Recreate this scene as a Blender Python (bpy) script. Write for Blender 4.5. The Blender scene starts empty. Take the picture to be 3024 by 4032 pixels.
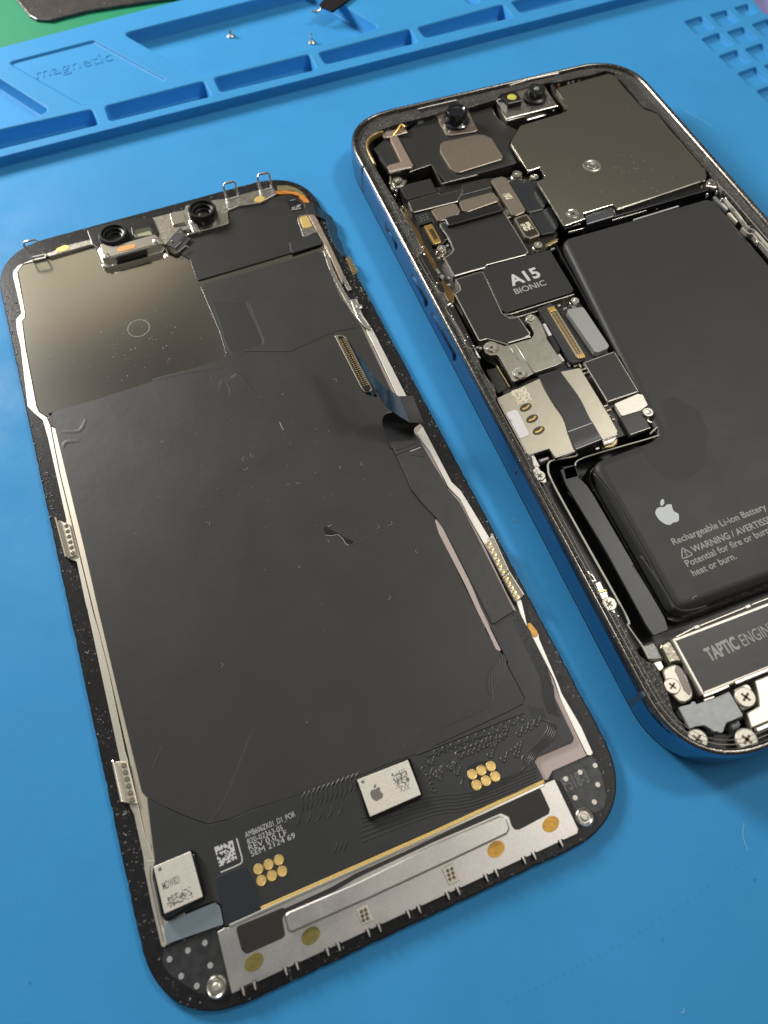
# A dismantled phone and its display on a blue silicone repair mat.  All lengths are in millimetres, scaled to metres.
EXPOSURE = 0.0
WORLD_BASE = (0.125, 0.118, 0.105)
WORLD_STRENGTH = 1.0
# (elevation, azimuth, inner radius, outer radius, colour): ceiling panels and walls of the workshop as seen from the bench
WORLD_LOBES = [
    (66, -6, 5, 20, (1.9, 1.82, 1.7)),
    (50, 100, 3, 12, (-.07, -.065, -.05)),
    (29, 98, 11, 16, (.56, .50, .37)),
    (55, 56, 7, 18, (.38, .36, .31)),
    (60, 128, 4, 20, (.35, .33, .30)),
    (76, 178, 4, 16, (.10, .14, .18)),
]
LAMPS = [
    ('added_key_lamp', (-160, 440, 195), (30, 170, 0), 120, 2.35, (1.0, .98, .95)),  # added source, set close so the mat dims towards the lower right
    ('side_lamp', (290, 120, 330), (60, 140, 0), 60, .42, (1.0, .97, .92)),
]
import bpy, math, random
from mathutils import Vector, Matrix
from mathutils.geometry import tessellate_polygon, delaunay_2d_cdt
random.seed(7)
S = 0.001                                   # every length below is in millimetres
scene = bpy.context.scene
COL = scene.collection

# ------------------------------------------------------------------ camera
cam = bpy.data.cameras.new('camera'); camo = bpy.data.objects.new('camera', cam); COL.objects.link(camo)
RR = ((0.9259070528318252, -0.37773189938114754, -0.003839492960555065),
      (-0.3364683837098934, -0.8200553303619398, -0.4629236242714574),
      (0.17171242319627203, 0.4299161166261157, -0.8863898557548955))
mw = Matrix(((RR[0][0], -RR[1][0], -RR[2][0], 31.74021203*S),
             (RR[0][1], -RR[1][1], -RR[2][1], 5.44712049*S),
             (RR[0][2], -RR[1][2], -RR[2][2], 107.20948716*S),
             (0, 0, 0, 1)))
camo.matrix_world = mw
cam.sensor_fit = 'VERTICAL'; cam.sensor_height = 24.0; cam.lens = 24.0*2812.276/4032
cam.clip_start = 0.005; cam.clip_end = 20
cam.dof.use_dof = True; cam.dof.focus_distance = 0.120; cam.dof.aperture_fstop = 20.0
scene.camera = camo

# ------------------------------------------------------------------ world: a dim room with ceiling panels
w = bpy.data.worlds.new('World'); scene.world = w; w.use_nodes = True
nt = w.node_tree; nt.nodes.clear()
wo = nt.nodes.new('ShaderNodeOutputWorld'); bg = nt.nodes.new('ShaderNodeBackground')
nt.links.new(bg.outputs[0], wo.inputs[0])
tc = nt.nodes.new('ShaderNodeTexCoord')
def dirv(elev, az):
    e, a = math.radians(elev), math.radians(az)
    return (math.cos(e)*math.cos(a), math.cos(e)*math.sin(a), math.sin(e))
def lobe(elev, az, r_in, r_out, col):
    d = nt.nodes.new('ShaderNodeVectorMath'); d.operation = 'DOT_PRODUCT'; d.inputs[1].default_value = dirv(elev, az)
    nt.links.new(tc.outputs['Generated'], d.inputs[0])
    m = nt.nodes.new('ShaderNodeMapRange'); m.interpolation_type = 'SMOOTHSTEP'
    m.inputs['From Min'].default_value = math.cos(math.radians(r_out)); m.inputs['From Max'].default_value = math.cos(math.radians(r_in))
    nt.links.new(d.outputs['Value'], m.inputs['Value'])
    x = nt.nodes.new('ShaderNodeVectorMath'); x.operation = 'SCALE'; x.inputs[0].default_value = col
    nt.links.new(m.outputs[0], x.inputs['Scale'])
    return x.outputs[0]
base = nt.nodes.new('ShaderNodeCombineXYZ')
for i, v in enumerate(WORLD_BASE): base.inputs[i].default_value = v
acc = base.outputs[0]
for L in WORLD_LOBES:
    a = nt.nodes.new('ShaderNodeVectorMath'); a.operation = 'ADD'
    nt.links.new(acc, a.inputs[0]); nt.links.new(lobe(*L), a.inputs[1]); acc = a.outputs[0]
nt.links.new(acc, bg.inputs['Color']); bg.inputs['Strength'].default_value = WORLD_STRENGTH

# ------------------------------------------------------------------ lamps
def area(name, loc, target, size, power, col):
    l = bpy.data.lights.new(name, 'AREA'); l.shape = 'DISK'; l.size = size*S; l.energy = power; l.color = col
    o = bpy.data.objects.new(name, l); COL.objects.link(o)
    o.location = Vector(loc)*S
    o.rotation_euler = (Vector(loc)-Vector(target)).to_track_quat('Z', 'Y').to_euler()
    return o
for a in LAMPS: area(*a)
scene.view_settings.view_transform = 'Standard'; scene.view_settings.look = 'None'
scene.view_settings.exposure = EXPOSURE; scene.view_settings.gamma = 1.0
scene.render.engine = 'CYCLES'

# ------------------------------------------------------------------ materials
MATS = {}
def lin(c):
    if isinstance(c, str):
        v = [int(c[i:i+2], 16)/255 for i in (0, 2, 4)]
        return [x/12.92 if x <= .04045 else ((x+.055)/1.055)**2.4 for x in v]
    return list(c)
def mat(name, col, rough=.5, metal=0., spec=.5, bump=None, var=None, speck=None, rvar=None, coat=0, brush=None, bump2=None):
    """bump=(features per mm, strength, depth mm); var=(per mm, amount); speck=(per mm, cover 0..1, colour, roughness)"""
    if name in MATS: return MATS[name]
    m = bpy.data.materials.new(name); m.use_nodes = True; MATS[name] = m
    t = m.node_tree; b = t.nodes['Principled BSDF']; lk = t.links.new
    col = lin(col)
    b.inputs['Roughness'].default_value = rough; b.inputs['Metallic'].default_value = metal
    b.inputs['Specular IOR Level'].default_value = spec; b.inputs['Coat Weight'].default_value = coat
    b.inputs['Coat Roughness'].default_value = .15
    tcn = t.nodes.new('ShaderNodeTexCoord')
    mp = t.nodes.new('ShaderNodeMapping'); mp.inputs['Scale'].default_value = (1000, 1000, 1000)
    lk(tcn.outputs['Object'], mp.inputs['Vector']); V = mp.outputs[0]
    def noise(scale, detail=4, rough_=.6, vec=V):
        n = t.nodes.new('ShaderNodeTexNoise'); n.inputs['Scale'].default_value = scale
        n.inputs['Detail'].default_value = detail; n.inputs['Roughness'].default_value = rough_
        lk(vec, n.inputs['Vector']); return n.outputs['Fac']
    def mr(v, a, b_, c, d):
        n = t.nodes.new('ShaderNodeMapRange'); lk(v, n.inputs['Value'])
        for k, x in zip(('From Min', 'From Max', 'To Min', 'To Max'), (a, b_, c, d)): n.inputs[k].default_value = x
        return n.outputs[0]
    rgb = t.nodes.new('ShaderNodeRGB'); rgb.outputs[0].default_value = (*col, 1); C = rgb.outputs[0]
    R = None
    if var:
        f = mr(noise(var[0], 5), .25, .75, 1-var[1], 1+var[1])
        s = t.nodes.new('ShaderNodeVectorMath'); s.operation = 'SCALE'; lk(C, s.inputs[0]); lk(f, s.inputs['Scale']); C = s.outputs[0]
    if rvar: R = mr(noise(rvar[0], 4), .3, .7, max(.02, rough-rvar[1]), min(1, rough+rvar[1]))
    if speck:
        for k in range(0, len(speck), 4):
            sc, cover, sc_col, sr = speck[k:k+4]
            th = .72-cover*.45
            f = mr(noise(sc, 3, .7), th, th+.03, 0, 1)
            # patchiness
            g = mr(noise(sc*.12, 2), .42, .56, 0, 1)
            mu = t.nodes.new('ShaderNodeMath'); mu.operation = 'MULTIPLY'; lk(f, mu.inputs[0]); lk(g, mu.inputs[1])
            mx = t.nodes.new('ShaderNodeMix'); mx.data_type = 'RGBA'; lk(mu.outputs[0], mx.inputs['Factor']); lk(C, mx.inputs['A'])
            mx.inputs['B'].default_value = (*lin(sc_col), 1); C = mx.outputs['Result']
            if sr is not None:
                if R is None:
                    vv = t.nodes.new('ShaderNodeValue'); vv.outputs[0].default_value = rough; R = vv.outputs[0]
                mr2 = t.nodes.new('ShaderNodeMix'); lk(mu.outputs[0], mr2.inputs['Factor']); lk(R, mr2.inputs['A']); mr2.inputs['B'].default_value = sr; R = mr2.outputs['Result']
    lk(C, b.inputs['Base Color'])
    if R is not None: lk(R, b.inputs['Roughness'])
    prev = None
    for bb in (bump, bump2):
        if bb:
            bn = t.nodes.new('ShaderNodeBump'); bn.inputs['Strength'].default_value = bb[1]; bn.inputs['Distance'].default_value = bb[2]*S
            vec = V
            if brush:
                mp2 = t.nodes.new('ShaderNodeMapping'); mp2.inputs['Scale'].default_value = brush; lk(V, mp2.inputs['Vector']); vec = mp2.outputs[0]
            lk(noise(bb[0], 4, .6, vec), bn.inputs['Height'])
            if prev: lk(prev, bn.inputs['Normal'])
            prev = bn.outputs[0]
    if prev: lk(prev, b.inputs['Normal'])
    return m


# sketch coordinates (photo tile, x, y) of points on a level plane at height z -> millimetres on that plane
TILES = {'A': ((0, 0), 1.659), 'B': ((1000, 0), 1.659), 'C': ((2000, 0), 1.659), 'D': ((0, 600), 1.659), 'E': ((600, 600), 1.659), 'F': ((1400, 400), 1.659), 'G': ((2000, 600), 1.659), 'H': ((0, 1500), 1.659), 'I': ((1000, 1500), 1.659), 'J': ((2000, 1500), 1.659), 'K': ((0, 2400), 1.659), 'L': ((1000, 2400), 1.659), 'M': ((2000, 2200), 1.659), 'N': ((400, 3032), 1.659), 'O': ((1400, 2800), 1.659), 'a': ((0, 700), 3.318), 'b': ((400, 700), 3.318), 'c': ((850, 650), 3.318), 'd': ((1380, 350), 3.318), 'e': ((1880, 250), 3.318), 'f': ((1500, 700), 3.318), 'g': ((1850, 1150), 3.318), 'h': ((1950, 1450), 3.318), 'i': ((2200, 2100), 3.318), 'j': ((2524, 2550), 3.318), 'k': ((2524, 1900), 3.318), 'l': ((1100, 0), 3.318), 'n': ((1500, 1100), 3.318), 'o': ((1800, 1900), 3.318), 'p': ((2524, 2200), 3.318), 'm': ((2650, 700), 4.425), 'S': ((0, 0), 1.0), 'Z': ((0, 0), 0.54861)}
def _at(u, v, z):
    a, b = (u-1512)/2812.276, (v-2016)/2812.276
    d = [RR[0][i]*a+RR[1][i]*b+RR[2][i] for i in range(3)]; k = (z-107.20948716)/d[2]
    return 31.74021203+k*d[0], 5.44712049+k*d[1]
def PX(z, *a):
    r = []; single = len(a) == 2 and isinstance(a[1], tuple)
    for i in range(0, len(a), 2):
        (ox, oy), s = TILES[a[i]]
        for q in (a[i+1] if isinstance(a[i+1], list) else [a[i+1]]):
            zz = z if len(q) == 2 else q[2]; p = _at(ox+q[0]/s, oy+q[1]/s, zz); r.append(p if len(q) == 2 else (*p, zz))
    return r[0] if single else r
PO = (72.86730498751719, 1.4141193143232194); PCS = (0.9993283937786562, -0.036643708706556276)
def PXP(z, *a):
    r = PX(z, *a); f = lambda p: ((p[0]-PO[0])*PCS[0]+(p[1]-PO[1])*PCS[1], -(p[0]-PO[0])*PCS[1]+(p[1]-PO[1])*PCS[0], *p[2:])
    return f(r) if isinstance(r, tuple) else [f(p) for p in r]

# ------------------------------------------------------------------ shape helpers (millimetres in, metres out)
BAD = []
def inside(p, poly):
    c = False; x, y = p
    for i in range(len(poly)):
        (x0, y0), (x1, y1) = poly[i-1][:2], poly[i][:2]
        if (y0 > y) != (y1 > y) and x < (x1-x0)*(y-y0)/(y1-y0)+x0: c = not c
    return c
def fill(mb, outer, holes, z):
    """flat sheet with holes, robust for thin webs and crossing outlines"""
    vs = [Vector(p[:2]) for p in outer]; es = [(i, (i+1) % len(outer)) for i in range(len(outer))]
    for h in holes:
        o = len(vs); vs += [Vector(p[:2]) for p in h]; es += [(o+i, o+(i+1) % len(h)) for i in range(len(h))]
    rv, re, rf, *_ = delaunay_2d_cdt(vs, es, [], 0, 1e-5)
    o = len(mb.v); mb.v += [(v.x, v.y, z) for v in rv]
    for f in rf:
        c = sum((rv[i] for i in f), Vector((0, 0)))/len(f)
        if inside(c, outer) and not any(inside(c, h) for h in holes): mb.f.append(tuple(o+i for i in f))
class MB:
    def __init__(s): s.v = []; s.f = []
    def add(s, vs, fs):
        o = len(s.v); s.v += [tuple(p) for p in vs]; s.f += [tuple(i+o for i in f) for f in fs]; return s
    def build(s, name, m, parent=None, smooth=None):
        off = Vector(parent['_o']) if parent is not None and '_o' in parent else Vector((0, 0, 0))
        me = bpy.data.meshes.new(name)
        me.from_pydata([((x-off.x)*S, (y-off.y)*S, (z-off.z)*S) for x, y, z in s.v], [], s.f); me.update()
        import bmesh
        bm = bmesh.new(); bm.from_mesh(me); bmesh.ops.recalc_face_normals(bm, faces=bm.faces); bm.to_mesh(me); bm.free()
        me.materials.append(m)
        if smooth is not None:
            me.shade_smooth(); me.set_sharp_from_angle(angle=math.radians(smooth))
        o = bpy.data.objects.new(name, me); COL.objects.link(o)
        if parent is not None:
            o.parent = parent; o['_o'] = tuple(off)
        return o
def thing(name, loc, label, cat, group=None, rz=0):
    o = bpy.data.objects.new(name, None); COL.objects.link(o); o.empty_display_size = .01
    o.location = Vector(loc)*S; o.rotation_euler = (0, 0, rz)
    o['label'] = label; o['category'] = cat; o['_o'] = tuple(loc) if rz == 0 else (0, 0, 0)
    if group: o['group'] = group
    return o
def area2(p): return sum(p[i-1][0]*p[i][1]-p[i][0]*p[i-1][1] for i in range(len(p)))
def ccw(p): return list(p) if area2(p) > 0 else list(reversed(p))
def rnd(pts, r, n=4):
    """round the corners of a closed polygon by r mm"""
    pts = [Vector(p[:2]) for p in pts]; out = []
    N = len(pts)
    for i in range(N):
        p, a, b = pts[i], pts[i-1], pts[(i+1) % N]
        d1, d2 = (a-p), (b-p); l1, l2 = d1.length, d2.length
        if l1 < 1e-6 or l2 < 1e-6: continue
        d1 /= l1; d2 /= l2
        c = max(-1, min(1, d1.dot(d2))); ang = math.acos(c)
        if ang > math.radians(172): out.append(tuple(p)); continue
        t = min(r/math.tan(ang/2), l1*.48, l2*.48)
        A, B = p+d1*t, p+d2*t
        for k in range(n+1):
            u = k/n; q = A*(1-u)**2+p*2*u*(1-u)+B*u*u; out.append((q.x, q.y))
    return out
def off(pts, d):
    """offset a ccw polygon inwards by d"""
    N = len(pts); out = []
    for i in range(N):
        a, p, b = Vector(pts[i-1]), Vector(pts[i]), Vector(pts[(i+1) % N])
        e1 = (p-a); e2 = (b-p)
        if e1.length < 1e-7: e1 = e2
        if e2.length < 1e-7: e2 = e1
        e1 = e1.normalized(); e2 = e2.normalized()
        n1 = Vector((-e1.y, e1.x)); n2 = Vector((-e2.y, e2.x)); m = n1+n2
        if m.length < 1e-6: m = n1
        m.normalize(); k = d/max(.35, m.dot(n1)); q = p+m*k; out.append((q.x, q.y))
    return out
def rings(mb, rs, cap_top=True, cap_bot=True, holes=None):
    """rs = list of (ring2d, z); same vertex count"""
    n = len(rs[0][0]); o = len(mb.v)
    for r, z in rs: mb.v += [(x, y, z) for x, y in r]
    for k in range(len(rs)-1):
        for i in range(n):
            j = (i+1) % n; mb.f.append((o+k*n+i, o+k*n+j, o+(k+1)*n+j, o+(k+1)*n+i))
    def cap(r, z):
        tri = tessellate_polygon([[Vector((x, y, 0)) for x, y in r]])
        A = abs(area2(r)); B = sum(abs(area2([r[i] for i in t])) for t in tri)
        if abs(A-B) > .004*A+.0005: fill(mb, r, [], z); return
        q = len(mb.v); mb.v += [(x, y, z) for x, y in r]
        for t in tri: mb.f.append(tuple(q+i for i in t))
    if cap_bot: cap(*rs[0])
    if cap_top: cap(*rs[-1])
    return mb
def slab(mb, pts, z0, z1, b=.06, r=0, n=4):
    p = ccw(pts)
    if r: p = ccw(rnd(p, r, n))
    b = min(b, (z1-z0)*.5)
    if b > 0:
        return rings(mb, [(p, z0), (p, z1-b), (off(p, b*.3), z1-b*.3), (off(p, b), z1)])
    return rings(mb, [(p, z0), (p, z1)])
def plate(name, pts, z0, z1, m, parent, b=.06, r=0, n=4, smooth=None):
    return slab(MB(), pts, z0, z1, b, r, n).build(name, m, parent, smooth)
def pillow(mb, pts, z0, z1, r, b, n=6, steps=6):
    p = ccw(rnd(ccw(pts), r, n)); rs = [(p, z0)]
    for k in range(steps+1):
        a = math.pi/2*k/steps
        rs.append((off(p, b*(1-math.cos(a))), z1-b*.75*(1-math.sin(a))))
    return rings(mb, rs)
def rrect(x0, y0, x1, y1, r, n=14, e=2.4):
    out = []
    for cx, cy, a0 in ((x1-r, y0+r, -90), (x1-r, y1-r, 0), (x0+r, y1-r, 90), (x0+r, y0+r, 180)):
        for k in range(n+1):
            a = math.radians(a0+90*k/n); c, s_ = math.cos(a), math.sin(a)
            out.append((cx+r*math.copysign(abs(c)**(2/e), c), cy+r*math.copysign(abs(s_)**(2/e), s_)))
    return out
def lathe(mb, c, prof, n=32, cap=True):
    """prof = [(radius, z)...] from the outside bottom to the inside top"""
    rs = [([(c[0]+r*math.cos(2*math.pi*i/n), c[1]+r*math.sin(2*math.pi*i/n)) for i in range(n)], z) for r, z in prof]
    return rings(mb, rs, cap_top=cap and prof[-1][0] > 0, cap_bot=cap)
def disc(c, r, n=20, sx=1, sy=1, rot=0):
    return [(c[0]+r*(sx*math.cos(a)*math.cos(rot)-sy*math.sin(a)*math.sin(rot)), c[1]+r*(sx*math.cos(a)*math.sin(rot)+sy*math.sin(a)*math.cos(rot)))
            for a in [2*math.pi*i/n for i in range(n)]]
def stroke(mb, pts, wd, z0, z1, b=.02):
    """flat raised line along an open polyline"""
    P = [Vector(p[:2]) for p in pts]; L = []; Rr = []
    for i in range(len(P)):
        d = (P[min(i+1, len(P)-1)]-P[max(i-1, 0)]).normalized(); nn = Vector((-d.y, d.x))*wd/2
        L.append(tuple(P[i]+nn)); Rr.append(tuple(P[i]-nn))
    return slab(mb, L+Rr[::-1], z0, z1, b)
def tube(mb, pts, r, n=8):
    P = [Vector(p) for p in pts]; rs = []
    up = Vector((0, 0, 1))
    o = len(mb.v)
    for i in range(len(P)):
        d = (P[min(i+1, len(P)-1)]-P[max(i-1, 0)]).normalized()
        u = d.cross(up)
        if u.length < .1: u = d.cross(Vector((1, 0, 0)))
        u.normalize(); v = d.cross(u)
        for k in range(n):
            a = 2*math.pi*k/n; mb.v.append(tuple(P[i]+u*r*math.cos(a)+v*r*math.sin(a)))
    for i in range(len(P)-1):
        for k in range(n):
            j = (k+1) % n; mb.f.append((o+i*n+k, o+i*n+j, o+(i+1)*n+j, o+(i+1)*n+k))
    mb.f.append(tuple(o+k for k in range(n))); mb.f.append(tuple(o+(len(P)-1)*n+k for k in range(n)))
    return mb
def smooth_path(pts, k=4):
    out = []
    for i in range(len(pts)-1):
        p0, p1, p2, p3 = [Vector(pts[max(0, min(len(pts)-1, j))]) for j in (i-1, i, i+1, i+2)]
        for s_ in range(k):
            t = s_/k
            out.append(tuple(.5*((2*p1)+(p2-p0)*t+(2*p0-5*p1+4*p2-p3)*t*t+(3*p1-p0-3*p2+p3)*t**3)))
    out.append(tuple(pts[-1])); return out
def ribbon(mb, rows, th=.12, k=4):
    """rows = [(left xyz, right xyz)...]; a thin bent strip with real thickness"""
    Ls = smooth_path([r[0] for r in rows], k); Rs = smooth_path([r[1] for r in rows], k)
    n = len(Ls); o = len(mb.v)
    for i in range(n):
        a, b = Vector(Ls[i]), Vector(Rs[i])
        d = Vector(Ls[min(i+1, n-1)])-Vector(Ls[max(i-1, 0)])
        nn = (b-a).cross(d)
        nn = nn.normalized()*th/2 if nn.length > 1e-6 else Vector((0, 0, th/2))
        mb.v += [tuple(a+nn), tuple(b+nn), tuple(b-nn), tuple(a-nn)]
    for i in range(n-1):
        for q in range(4):
            r_ = (q+1) % 4; mb.f.append((o+4*i+q, o+4*i+r_, o+4*i+4+r_, o+4*i+4+q))
    mb.f.append((o, o+1, o+2, o+3)); e = o+4*(n-1); mb.f.append((e, e+1, e+2, e+3))
    return mb
def ridge(mb, pts, wd, h, z, taper=True):
    """soft rounded wrinkle along an open line"""
    P = [Vector(p[:2]) for p in pts]; n = len(P); prof = [(-.5, -.02), (-.3, .45), (0, 1), (.3, .45), (.5, -.02)]; o = len(mb.v)
    for i in range(n):
        d = P[min(i+1, n-1)]-P[max(i-1, 0)]; d = d.normalized() if d.length > 1e-7 else Vector((1, 0)); q = Vector((-d.y, d.x))
        t = math.sin(math.pi*min(1, max(0, (i+.35)/(n-.3))))**.5 if taper else 1
        for a, b in prof: c = P[i]+q*wd*a*(.4+.6*t); mb.v.append((c.x, c.y, z+h*b*t))
    for i in range(n-1):
        for k in range(4): mb.f.append((o+i*5+k, o+i*5+k+1, o+i*5+6+k, o+i*5+5+k))
    return mb
def modules(name, quad, n, z, m, parent, fill=.5, m2=None):
    """speckle of small square cells filling a four-cornered patch"""
    a, b, c, d = [Vector(p[:2]) for p in quad]; mb = MB()
    at = lambda u, v: a.lerp(b, u).lerp(d.lerp(c, u), v)
    for i in range(n):
        for j in range(n):
            if random.random() < fill:
                q = [at((i+x)/n, (j+y)/n) for x, y in ((.02, .02), (1.0, .02), (1.0, 1.0), (.02, 1.0))]
                mb.add([(p.x, p.y, z) for p in q], [(0, 1, 2, 3)])
    return mb.build(name, m, parent)
def text(name, body, p0, p1, cap, z, m, parent, bold=0., th=.015, skew=0., extrude=0.):
    cu = bpy.data.curves.new('glyphs', 'FONT'); cu.body = body; cu.size = 1; cu.offset = bold; cu.extrude = extrude/2; cu.resolution_u = 3
    ob = bpy.data.objects.new('glyphs', cu); COL.objects.link(ob)
    dg = bpy.context.evaluated_depsgraph_get(); me = bpy.data.meshes.new_from_object(ob.evaluated_get(dg))
    bpy.data.objects.remove(ob); bpy.data.curves.remove(cu)
    xs = [v.co.x for v in me.vertices]; x0, x1 = min(xs), max(xs)
    a, b = Vector(p0[:2]), Vector(p1[:2]); d = (b-a); L = d.length; d.normalize(); up = Vector((-d.y, d.x))
    sx = L/(x1-x0); sy = cap/.70
    mb = MB(); vs = []
    for v in me.vertices:
        q = a+d*((v.co.x-x0)*sx+v.co.y*sy*skew)+up*(v.co.y*sy); vs.append((q.x, q.y, z+v.co.z))
    mb.add(vs, [tuple(p.vertices) for p in me.polygons]); bpy.data.meshes.remove(me)
    return mb.build(name, m, parent)
def cross_mark(mb, c, r, z, arms=4, wd=.22, rot=.4):
    for k in range(arms):
        a = rot+2*math.pi*k/arms; d = (math.cos(a), math.sin(a))
        stroke(mb, [(c[0], c[1]), (c[0]+d[0]*r, c[1]+d[1]*r)], wd, z-.01, z+.012, 0)
# ================================================================== materials used
SIL = mat('blue_silicone', '3b96d3', .62, spec=.22, bump=(5, .18, .08), var=(.05, .06), rvar=(.08, .12), speck=(.9, .01, '6cb0de', .5, 1.6, .0, '1c5f96', .5), bump2=(.35, .12, .3))
BLKS = mat('graphite_film', (.040, .040, .039), .42, spec=.45, rvar=(.12, .03), bump=(.30, .09, .35), var=(.15, .10), bump2=(9, .10, .02),
           speck=(1.3, .0, (.30, .29, .28), None))
BLKF = mat('black_flex', (.032, .033, .034), .40, spec=.5, bump=(3, .12, .03), var=(.4, .10))
BLKP = mat('black_plastic', (.010, .010, .011), .35, spec=.5, bump=(4, .1, .02))
BLKM = mat('black_matte_coating', (.026, .025, .023), .50, spec=.4, var=(.3, .12), bump=(9, .15, .01))
GLASS = mat('glue_smeared_black_border', (.014, .014, .015), .30, spec=.32, bump=(2.2, .35, .06), var=(.6, .35),
            speck=(2.6, .18, (.35, .34, .32), .6))
CREAM2 = mat('lit_nickel_strip', (.86, .82, .76), .42, .65, bump=(6, .2, .02), var=(2.5, .06))  # same nickel, base lightened to carry the reflection on the right strips
MIRR = mat('polished_steel', (.62, .59, .52), .15, 1., speck=(3.0, .01, (.8, .78, .74), .5), bump=(6, .03, .01))
STEEL = mat('brushed_steel', (.66, .63, .57), .30, 1., bump=(3, .15, .02), rvar=(1.5, .08))
CREAM = mat('nickel_plated_strip', (.64, .60, .52), .42, .72, bump=(6, .2, .02), var=(2.5, .08))
PINKM = mat('copper_tinted_steel', (.50, .42, .39), .50, .4, bump=(6, .2, .02))
GRAIN = mat('sparkling_plate', (.74, .71, .67), .33, 1., bump=(9, .6, .02), var=(6, .16), rvar=(.3, .05))
CHIPM = mat('laser_marked_chip_lid', (.82, .78, .69), .50, .6, bump=(5, .55, .03), var=(5, .12))
GOLD = mat('gold_contact', (.95, .66, .22), .28, 1., bump=(5, .1, .01))
GOLDM = mat('matte_gold_pad', (.80, .58, .20), .5, .55, var=(4, .2))
AMBER = mat('amber_adhesive_dot', (.62, .33, .05), .35, .25, spec=.6, var=(3, .3), bump=(4, .4, .05))
ORFLEX = mat('orange_polyimide', (.70, .27, .05), .35, .1, var=(1.2, .15))
EPOXY = mat('glossy_underfill', (.006, .006, .007), .08, spec=.6)
INK = mat('white_ink', (.62, .62, .62), .6)
INKG = mat('grey_ink', (.40, .40, .38), .6)
DARKINK = mat('dark_laser_mark', (.20, .19, .17), .55, .3)
LENS = mat('dark_lens_glass', (.004, .004, .010), .05, spec=.8, coat=.6)
LENSW = mat('pale_filter_glass', (.45, .47, .30), .2, .2)
BLUEF = mat('blue_tinted_film', (.008, .045, .09), .40, spec=.4, var=(.8, .4), bump=(1.5, .4, .1))
LIP = mat('silver_edge', (.85, .82, .74), .22, 1.)
WHITE = mat('white_plastic', (.80, .76, .76), .5)
CODE = mat('speckled_mark_patch', (.62, .60, .54), .5, .2, speck=(2.6, .40, (.03, .03, .03), .6))
CODED = mat('speckled_dark_patch', (.78, .75, .66), .5, .4, speck=(2.6, .40, (.22, .21, .18), .6))
DUST = mat('pale_dust', (.38, .37, .34), .7)

# ================================================================== the setting
HIGH = 2.5                                  # height of the moulded tray above the work surface
tb = MB(); slab(tb, [(-900, -700), (1100, -700), (1100, 1300), (-900, 1300)], -14, -2.6, 0)
tb_o = tb.build('table', mat('lavender_laminate', '9a9ad0', .5, var=(.02, .04))); tb_o['kind'] = 'structure'
gm = plate('cutting_mat', [(-420, 170), (110, 186), (128, 620), (-420, 620)], -2.6, -1.9, mat('green_vinyl', '0c8a5e', .55, var=(.05, .05), bump=(4, .08, .03)), None, .1, 4)
gm['label'] = 'plain green mat behind the blue silicone mat'; gm['category'] = 'cutting mat'

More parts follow.
